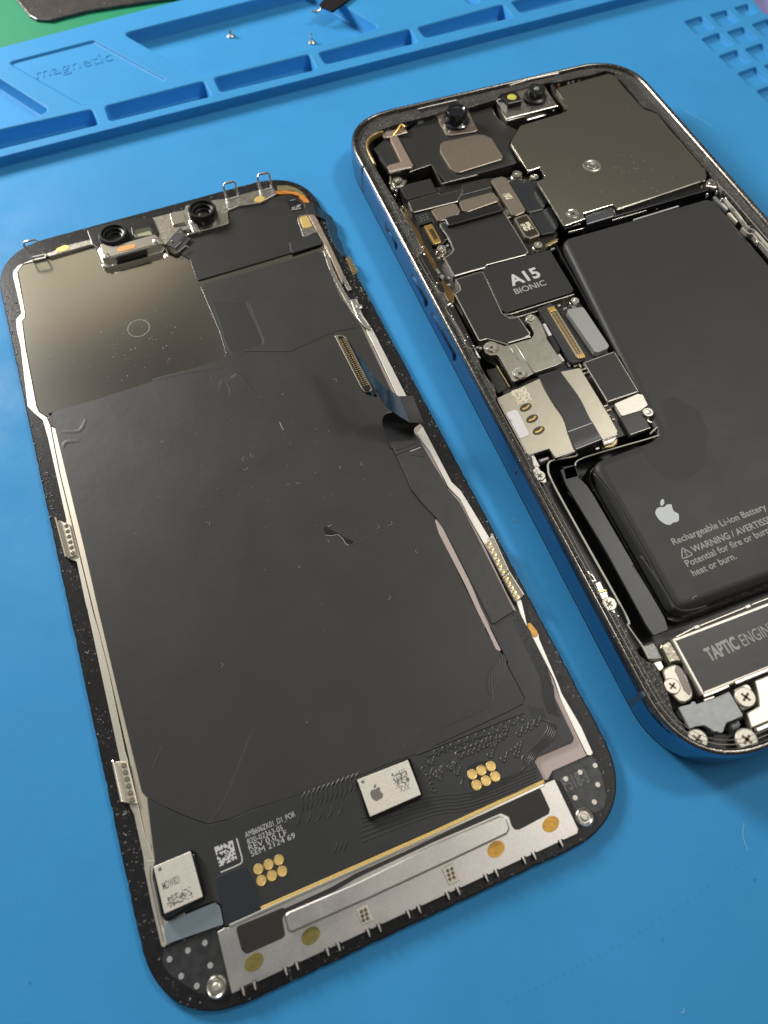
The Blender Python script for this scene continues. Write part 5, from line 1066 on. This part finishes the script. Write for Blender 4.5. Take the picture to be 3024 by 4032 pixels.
BC = plate('display_connector', [(18.36,82.7),(19.5,82.78),(21.27,83.15),(21.41,69.22),(20.62,68.59),(19.86,68.59),(18.41,68.75),(18.13,69.69),(18.23,75.72)], 5.2, 6.2, mat('worn_black_plastic', (.028, .027, .026), .5, bump=(3, .6, .06), var=(2.5, .5)), LB, .12, .3)
plate('connector_rim', [(19.79,81.9),(20.02,81.98),(21.21,81.99),(21.33,80.79),(21.22,69.21),(20.97,68.93),(19.81,69.04),(19.6,69.53)], 6.2, 6.5, mat('dull_gold_rim', (.50, .44, .32), .35, .8), BC, .06, .1)
plate('connector_slot', [(20.0,80.66),(21.01,80.63),(20.84,70.17),(20.04,70.09)], 6.5, 6.54, BLKP, BC, .02, .05)
mb = MB(); a0, a1, b0, b1 = [Vector(v) for v in [(19.93,80.5),(19.91,70.03),(20.89,80.51),(20.78,70.09)]]
for k in range(28):
    t = (k+.5)/28; p, q = a0.lerp(a1, t), b0.lerp(b1, t)
    for u0, u1 in ((0, .3), (.7, 1)): stroke(mb, [tuple(p.lerp(q, u0)), tuple(p.lerp(q, u1))], .16, 6.5, 6.62, .02)
stroke(mb, [tuple(a0.lerp(b0, .5)), tuple(a1.lerp(b1, .5))], .22, 6.5, 6.64, .04); mb.build('gold_pins', mat('worn_gold', (.62, .48, .24), .35, .9), BC)
for q in ([(1010, 212), (1095, 180), (1135, 235), (1050, 262)], [(1410, 820), (1490, 795), (1510, 840), (1430, 868)]): plate('gold_end', PXP(6.6, 'g', q), 6.5, 6.66, GOLD, BC, .08, .05)
plate('grey_plate', [(23.24,80.28),(23.65,80.45),(26.23,80.07),(26.42,79.51),(26.49,70.0),(25.92,69.53),(23.88,69.3),(23.38,69.64),(23.05,79.15)], 5.2, 6.3, mat('matte_grey_plate', (.36, .37, .35), .5, .4, bump=(8, .3, .02), var=(5, .06)), LB, .08, .3)
framed('power_chip', [(20.25,68.17),(26.75,68.53),(26.41,59.04),(20.11,58.92)], 6.4, .24, SHLD, LIP, .15)
plate('speckled_pad', [(21.18,58.3),(26.1,58.79),(26.84,58.23),(26.6,56.06),(24.84,55.5),(24.52,55.45),(21.13,55.51)], 5.4, 6.2, CHIPM, LB, .08, .35)
plate('battery_flex_end', [(20.81,55.61),(24.98,55.61),(24.66,51.67),(20.57,51.45)], 5.2, 6.0, BLKF, P, .12, .15)
mb = MB(); stroke(mb, [(20.69,51.73),(24.55,51.8)], .16, 5.6, 6.15, .05); mb.build('bright_seam', LIP, P)
screw((25.58,54.57), 6.5, .95); screw((25.74,53.43), 5.8, .8)
tube(MB(), smooth_path([(*q, 6.0) for q in [(23.98,50.76),(26.07,51.55),(26.73,50.91),(26.21,50.27),(24.11,49.95),(11.35,50.38),(9.16,49.45)]], 4), .14, 6).build('pale_wire', WIRE, P, 60)
plate('bare_fastener', [(15.83,52.03),(18.54,51.94),(17.85,50.95),(16.96,50.64),(15.37,50.9)], 4.6, 5.9, mat('brass', (.45, .36, .18), .35, .8), P, .2, .15)
plate('module_skirt', [(15.35,52.04),(18.29,52.27),(18.19,51.81),(17.26,51.18),(15.29,51.25)], 5.0, 6.4, LIP, P, .2, .1)
# silver module across the lower board
SB = plate('silver_module', [(2.28,65.91),(2.65,66.09),(10.84,67.3),(15.08,67.44),(18.92,66.99),(18.89,65.76),(18.81,56.35),(18.63,52.75),(18.17,52.23),(15.27,52.19),(10.04,51.73),(6.39,51.69),(6.22,53.62),(2.45,53.7),(2.16,54.21),(2.23,64.52)], 6.1, 6.8, mat('pale_satin_nickel', (.50, .465, .375), .42, .9, bump=(6, .3, .02), var=(.6, .05)), P, .10, .25)
mb = MB(); stroke(mb, [(6.42,51.7),(10.07,51.73)], .3, 5.8, 6.86, .08); stroke(mb, [(15.35,52.15),(18.23,52.21)], .3, 5.8, 6.86, .08); stroke(mb, [(2.47,53.7),(6.22,53.62)], .16, 5.8, 6.84, .05); mb.build('folded_lip', LIP, SB)
plate('white_sticker', [(2.43,62.37),(2.79,62.61),(4.11,62.68),(4.46,62.5),(4.56,62.09),(4.37,57.4),(4.06,57.11),(2.67,57.0),(2.45,57.13)], 6.8, 6.88, WHITE, SB, .02, .25)
modules('printed_mark', [(5.11,66.56),(7.92,66.61),(8.14,63.53),(5.13,63.46)], 12, 6.806, mat('pale_etched_mark', (.80, .74, .55), .6, .1), SB, .6)
for q in ((398, 512), (483, 660), (568, 814)):
    c_ = PXP(6.81, 'h', q); slab(MB(), disc(c_, 1.18, 22, 1, .62, .25), 6.801, 6.815, 0).build('oval_slot', DARKR, SB)
    mb = MB(); stroke(mb, [(c_[0]-.7, c_[1]-.15), (c_[0]+.2, c_[1]-.1), (c_[0]+.8, c_[1]+.3)], .3, 6.81, 6.84, .01); mb.build('slot_contact', GOLD, SB)
fx = MB()
ribbon(fx, [((*(11.18,67.97), 6.75), (*(15.16,67.99), 6.75)), ((*(11.01,65.29), 7.0), (*(15.26,65.5), 7.0)), ((*(11.05,61.71), 7.1), (*(15.55,60.91), 7.1)), ((*(11.27,58.23), 7.1), (*(15.22,56.61), 7.1)), ((*(10.68,55.3), 7.1), (*(15.25,55.02), 7.1)), ((*(10.15,51.84), 7.05), (*(15.22,52.23), 7.05)), ((*(10.34,51.78), 6.2), (*(15.53,52.05), 6.2)), ((*(10.82,51.51), 4.4), (*(16.12,51.67), 4.4))], .18, 5)
fx.build('wide_black_flex', BLKF, P, 60)
mb = MB(); stroke(mb, [(10.59,55.29),(15.11,55.49)], .14, 7.1, 7.22, .02); stroke(mb, [(10.2,51.8),(15.05,52.1)], .16, 7.0, 7.17, .03); mb.build('pale_fold_lines', INK, P)
plate('flex_underpass', [(7.63,50.92),(10.16,50.55),(9.92,47.85),(6.89,48.03)], 2.6, 4.6, BLKF, P, .3, .3, smooth=50)
plate('left_black_block', [(3.67,73.41),(5.71,73.12),(5.75,68.28),(3.42,67.72)], 3.6, 5.4, BLKM, P, .2, .3)
mb = MB(); stroke(mb, [(5.76,73.3),(5.98,68.21)], .22, 4.6, 5.7, .06); mb.build('gold_edge', mat('brass', (.45, .36, .18), .35, .8), P)
# screw lugs, clips and springs along the left wall
lug = mat('bright_lug', (.78, .75, .68), .3, .8, bump=(3, .4, .05))
plate('side_lug', [(1.83,50.82),(2.75,51.58),(3.25,51.47),(3.31,50.44),(3.64,49.69),(3.28,48.13),(2.69,48.04),(1.71,48.86)], 5.4, 6.4, lug, P, .15, .3, smooth=40)
plate('side_lug', [(2.52,53.72),(3.6,53.64),(3.57,51.27),(2.62,51.31)], 5.4, 6.3, lug, P, .1, .15)
plate('small_part', [(3.99,52.79),(5.96,52.78),(6.0,52.29),(4.24,52.14)], 4.6, 5.8, mat('rosy_metal', (.45, .38, .40), .35, .6), P, .12, .1)
plate('side_lug', [(2.26,29.82),(3.21,29.77),(3.12,28.52),(3.46,28.06),(3.09,26.77),(2.05,26.51),(2.05,28.19)], 5.2, 6.3, lug, P, .15, .15, smooth=40)
plate('side_lug', [(2.08,26.93),(3.56,25.87),(2.87,24.59),(3.2,23.34),(2.39,24.64),(1.81,25.23)], 5.6, 6.5, lug, P, .12, .3)
tube(MB(), smooth_path([(*q, 6.5) for q in [(2.06,31.72),(2.11,31.3),(2.44,30.71),(2.34,30.02),(1.89,30.15)]], 3), .16, 6).build('bent_contact', LIP, P, 60)
plate('gold_band', [(1.96,28.21),(2.5,28.38),(3.44,28.19),(3.36,27.93),(1.97,27.98)], 5.6, 6.5, GOLD, P, .12, .1)
random.seed(4)
tr_ = [(3.56,116.34),(3.54,113.0),(3.52,107.42),(3.34,103.42),(3.11,92.36),(3.1,89.68),(3.39,85.94),(3.1,80.56),(3.15,77.87),(3.2,75.23)]
for seg in ((0, 4), (4, 6), (6, 8), (8, 10)):
    mb = MB(); tube(mb, smooth_path([(*p[:2], 6.5) for p in tr_[seg[0]:seg[1]]], 4), .24, 6); mb.build('spring_rail', CREAM, P, 60)
for q in ([(485, 1000), (530, 975)], None):
    pass
for tile, path in (('f', [(535, 980), (490, 1000), (485, 1040), (560, 1200), (640, 1330), (720, 1440), (760, 1495), (820, 1515)]), ('n', [(900, 320), (850, 360), (855, 400), (960, 560), (1060, 730), (1110, 860), (1160, 905), (1200, 910)])):
    tube(MB(), smooth_path([(*q, 6.97) for q in PXP(6.97, tile, path)], 3), .09, 6).build('cutout_edge', LIP, P, 60)
    plate('cutout', PXP(6.96, tile, [(p[0]+6, p[1]) for p in path]+[(path[-1][0]+10, path[-1][1]-60), (path[0][0]+50, path[0][1]+20)]), 6.9, 6.965, CAV, P, .005)
for tile, c_, r in (('f', (550, 925), .35), ('f', (570, 1020), .38), ('f', (740, 1395), .3), ('f', (720, 1440), .28), ('n', (915, 340), .4), ('n', (935, 370), .34), ('n', (925, 500), .3), ('n', (950, 540), .26), ('n', (1135, 770), .26), ('n', (1105, 815), .3), ('n', (1290, 1040), .25), ('n', (1210, 890), .3), ('d', (600, 1345), .32), ('d', (580, 1300), .3), ('d', (520, 1250), .28), ('d', (690, 1560), .3), ('d', (585, 1405), .26)):
    q = PXP(6.6, tile, c_); lathe(MB(), q, [(r, 5.8), (r, 6.7), (r*.8, 7.0), (r*.3, 7.1)], 12).build('shiny_stud', LIP, P, 60)
for tile, q in (('f', [(705, 1200), (740, 1180), (780, 1235), (740, 1255)]), ('f', [(760, 1290), (795, 1255), (830, 1280), (800, 1330)])): plate('grey_component', PXP(6.2, tile, q), 5.4, 6.2, GREYP, P, .1, .05)
for tile, c_ in (('f', (757, 1048)), ('f', (885, 1400)), ('n', (1300, 902))): slab(MB(), disc(PXP(5.75, tile, c_), .32, 14, 1, .8), 5.2, 5.85, .03).build('solder_pad', CREAM, P)
plate('corner_post', [(5.8,129.08),(7.51,128.97),(7.17,127.39),(8.99,126.2),(7.45,124.45),(5.77,124.57),(4.49,125.3)], 3.5, 5.0, LIP, P, .3, .3, smooth=50)
tube(MB(), smooth_path([(*q, 5.6) for q in [(4.64,125.24),(4.38,124.06),(5.02,122.56)]], 3), .35, 8).build('post_rim', LIP, P, 60)

# right wall hardware beside the battery
cr_ = plate('right_wall_plate', [(65.46,97.71),(66.3,97.96),(66.76,93.74),(66.12,93.17),(65.99,94.03)], 5.2, 6.2, mat('blue_grey_metal2', (.40, .42, .42), .35, .8), P, .12, .1)
plate('right_wall_plate', [(65.79,92.66),(66.49,92.49),(66.46,89.73),(66.06,89.52)], 5.2, 6.2, CREAM, P, .1, .1)
for path, w_ in (([(760, 60), (800, 140), (1010, 360), (1380, 790), (1659, 1110)], .16), ([(900, 360), (1130, 620), (1230, 760), (1320, 880), (1420, 930), (1659, 1180)], .2), ([(1200, 870), (1300, 970), (1400, 1000), (1500, 1130), (1659, 1290)], .28), ([(1430, 950), (1659, 1220)], .4)):
    mb = MB(); stroke(mb, smooth_path(PXP(6.8, 'm', path+[(path[-1][0]+1500, path[-1][1]+1750)]), 3), w_, 6.0, 6.97, .05); mb.build('right_rail', CREAM, P)
for c_ in ((765, 245), (860, 370), (930, 368), (950, 415), (1270, 795), (1330, 855), (1465, 1120), (1540, 1160), (600, 290), (500, 150), (690, 130)): lathe(MB(), PXP(6.5, 'm', c_), [(.3, 5.8), (.28, 6.6), (.12, 6.75)], 10).build('shiny_stud', LIP, P, 60)

# ---- bottom: taptic engine and charging-port area
TE = [(8.38,18.03),(25.08,18.48),(8.18,9.36),(19.1,9.63)]
p0_, p1_, p2_, p3_ = TE
xR = 62.5
def ext(a, b, x): t = (x-a[0])/(b[0]-a[0]); return (x, a[1]+(b[1]-a[1])*t)
tp = [p0_, (xR, p0_[1]-.1), (xR, p2_[1]+.1), p2_]
VE = plate('vibration_motor', tp, 1.8, 6.75, CREAM, P, .15, .35)
slab(MB(), off(ccw(rnd(tp, .35, 4)), .45), 6.7, 6.80, .03).build('black_lid', mat('scuffed_black_lid', (.040, .041, .040), .42, spec=.45, bump=(.8, .25, .08), var=(.7, .15), speck=(2.5, .03, (.22, .22, .21), .5)), VE)
ptext('lettering', 'TAPTIC', ('p', (905, 1338)), ('p', (1302, 1162)), 1.85, 6.805, INKG, VE, .035)
ptext('lettering', 'ENGINE', ('p', (1352, 1148)), ('p', (1790, 958)), 1.8, 6.805, INKG, VE, -.004)
mb = MB()
for a, b in (((450, 1030), (690, 905)), ((765, 880), (1360, 640)), ((1440, 605), (1659, 520))): stroke(mb, PXP(6.7, 'p', [a, b]), .22, 6.0, 6.9, .05)
for q in ([(690, 905), (760, 885)], [(1360, 640), (1425, 615)]): stroke(mb, PXP(6.8, 'p', q), .5, 6.3, 7.0, .08)
mb.build('motor_trim', CREAM, VE)
mb = MB(); stroke(mb, [(8.24,9.3),(10.19,9.27),(12.48,9.34)], .5, 6.0, 6.85, .12); stroke(mb, [(13.37,9.36),(19.04,9.38)], .55, 6.0, 6.9, .12); stroke(mb, [(8.15,8.77),(9.84,8.71)], .3, 5.4, 6.5, .08); mb.build('motor_lower_edge', LIP, VE)
plate('motor_end', [(6.36,17.56),(6.81,18.01),(8.0,18.3),(8.51,17.99),(8.63,13.86),(7.83,14.63),(6.95,14.83),(6.37,14.69),(6.26,15.56)], 2.5, 6.3, mat('tarnished_steel', (.22, .20, .16), .28, .9, bump=(.8, .4, .2), var=(1, .5)), P, .4, .3, smooth=50)
plate('motor_foot', [(4.27,18.98),(6.5,18.9),(6.6,17.76),(6.6,15.59),(5.77,15.89),(4.16,16.36),(4.13,18.06)], 2.5, 5.6, mat('mottled_steel', (.20, .20, .19), .4, .8, bump=(2, .6, .1), speck=(2.5, .2, (.6, .58, .5), .4)), P, .4, .4, smooth=50)
OB = plate('oval_bracket', [(4.72,14.25),(5.23,14.65),(6.16,14.76),(7.01,14.71),(7.65,14.11),(7.78,12.66),(7.44,10.48),(7.03,9.72),(6.4,9.39),(5.51,9.32),(4.76,9.71),(4.42,10.56),(4.25,12.34)], 5.6, 6.6, SATIN, P, .25, .8, smooth=40)
plate('bracket_recess', [(7.05,14.5),(7.37,14.09),(7.5,12.87),(7.21,10.55),(6.56,9.88),(6.21,10.92),(6.42,12.92),(6.47,13.83)], 6.55, 6.62, mat('dark_bronze_metal', (.14, .12, .11), .25, .9), OB, .02, .3)
plate('bright_block', [(4.31,15.93),(5.51,15.85),(5.46,14.8),(4.85,14.5),(4.43,14.53)], 5.0, 6.4, BRIGHT, P, .15, .15)
plate('grey_cover', [(4.34,9.1),(4.72,9.15),(6.2,8.98),(6.52,9.2),(6.93,9.08),(6.98,8.66),(10.24,8.57),(12.1,8.66),(12.2,8.53),(12.2,5.18),(11.97,5.02),(9.46,5.01),(8.9,4.61),(8.41,4.14),(7.96,4.09),(7.63,4.43),(7.14,4.61),(6.94,5.06),(6.41,5.76),(5.26,6.05),(4.52,6.02),(4.27,6.2)], 5.8, 6.5, GREYP, P, .1, .12)
plate('round_part', [(10.23,4.87),(11.98,4.9),(11.93,4.25),(11.54,3.84),(10.15,3.8)], 3.5, 5.4, GREYP, P, .5, .3, smooth=50)
plate('port_bay', [(4.99,9.27),(6.04,9.34),(16.06,8.24),(17.24,3.85),(15.53,1.32),(12.04,0.95),(9.21,1.38),(6.79,2.43),(5.3,5.63)], 1.6, 3.0, CAV, P, .2, .5)
plate('port_floor', [(6.98,4.75),(8.13,4.43),(10.98,3.28),(10.33,1.33),(7.55,1.76),(6.04,3.23)], 2.6, 4.2, mat('grey_black_plastic', (.05, .05, .05), .55, bump=(2, .5, .1), var=(1, .3)), P, .2, .3)
for q in ([(640, 1170), (700, 1070), (760, 1095), (830, 1150), (842, 1310), (760, 1280), (650, 1200)], [(1280, 1150), (1300, 1090), (1450, 1050), (1520, 1190), (1480, 1300), (1400, 1340), (1320, 1320), (1290, 1240)]):
    plate('bright_lug', PXP(5.6, 'j', q), 4.0, 5.5, BRIGHT, P, .15, .4, smooth=40)
plate('bright_lug', [(12.94,8.65),(15.23,8.79),(15.52,8.28),(15.31,6.64),(14.35,5.75),(12.54,5.64),(12.47,6.67)], 5.0, 6.3, BRIGHT, P, .2, .5, smooth=40)
a = [(16.69,8.77),(18.96,8.76),(15.08,3.02),(12.5,3.2),(13.13,5.28),(15.27,5.51),(16.02,6.82)]
plate('bright_plate', [a[0], (a[1][0]+14, a[1][1]), (a[1][0]+14, a[3][1]), a[3], a[4], a[5], a[6]], 4.6, 5.9, BRIGHT, P, .2, .3, smooth=40)
mb = MB(); b_ = [(13.24,2.8),(15.24,2.84)]; stroke(mb, [b_[0], (b_[0][0]+15, b_[0][1]+.1)], .9, 3.0, 5.4, .25); mb.build('bright_tube', LIP, P, 50)
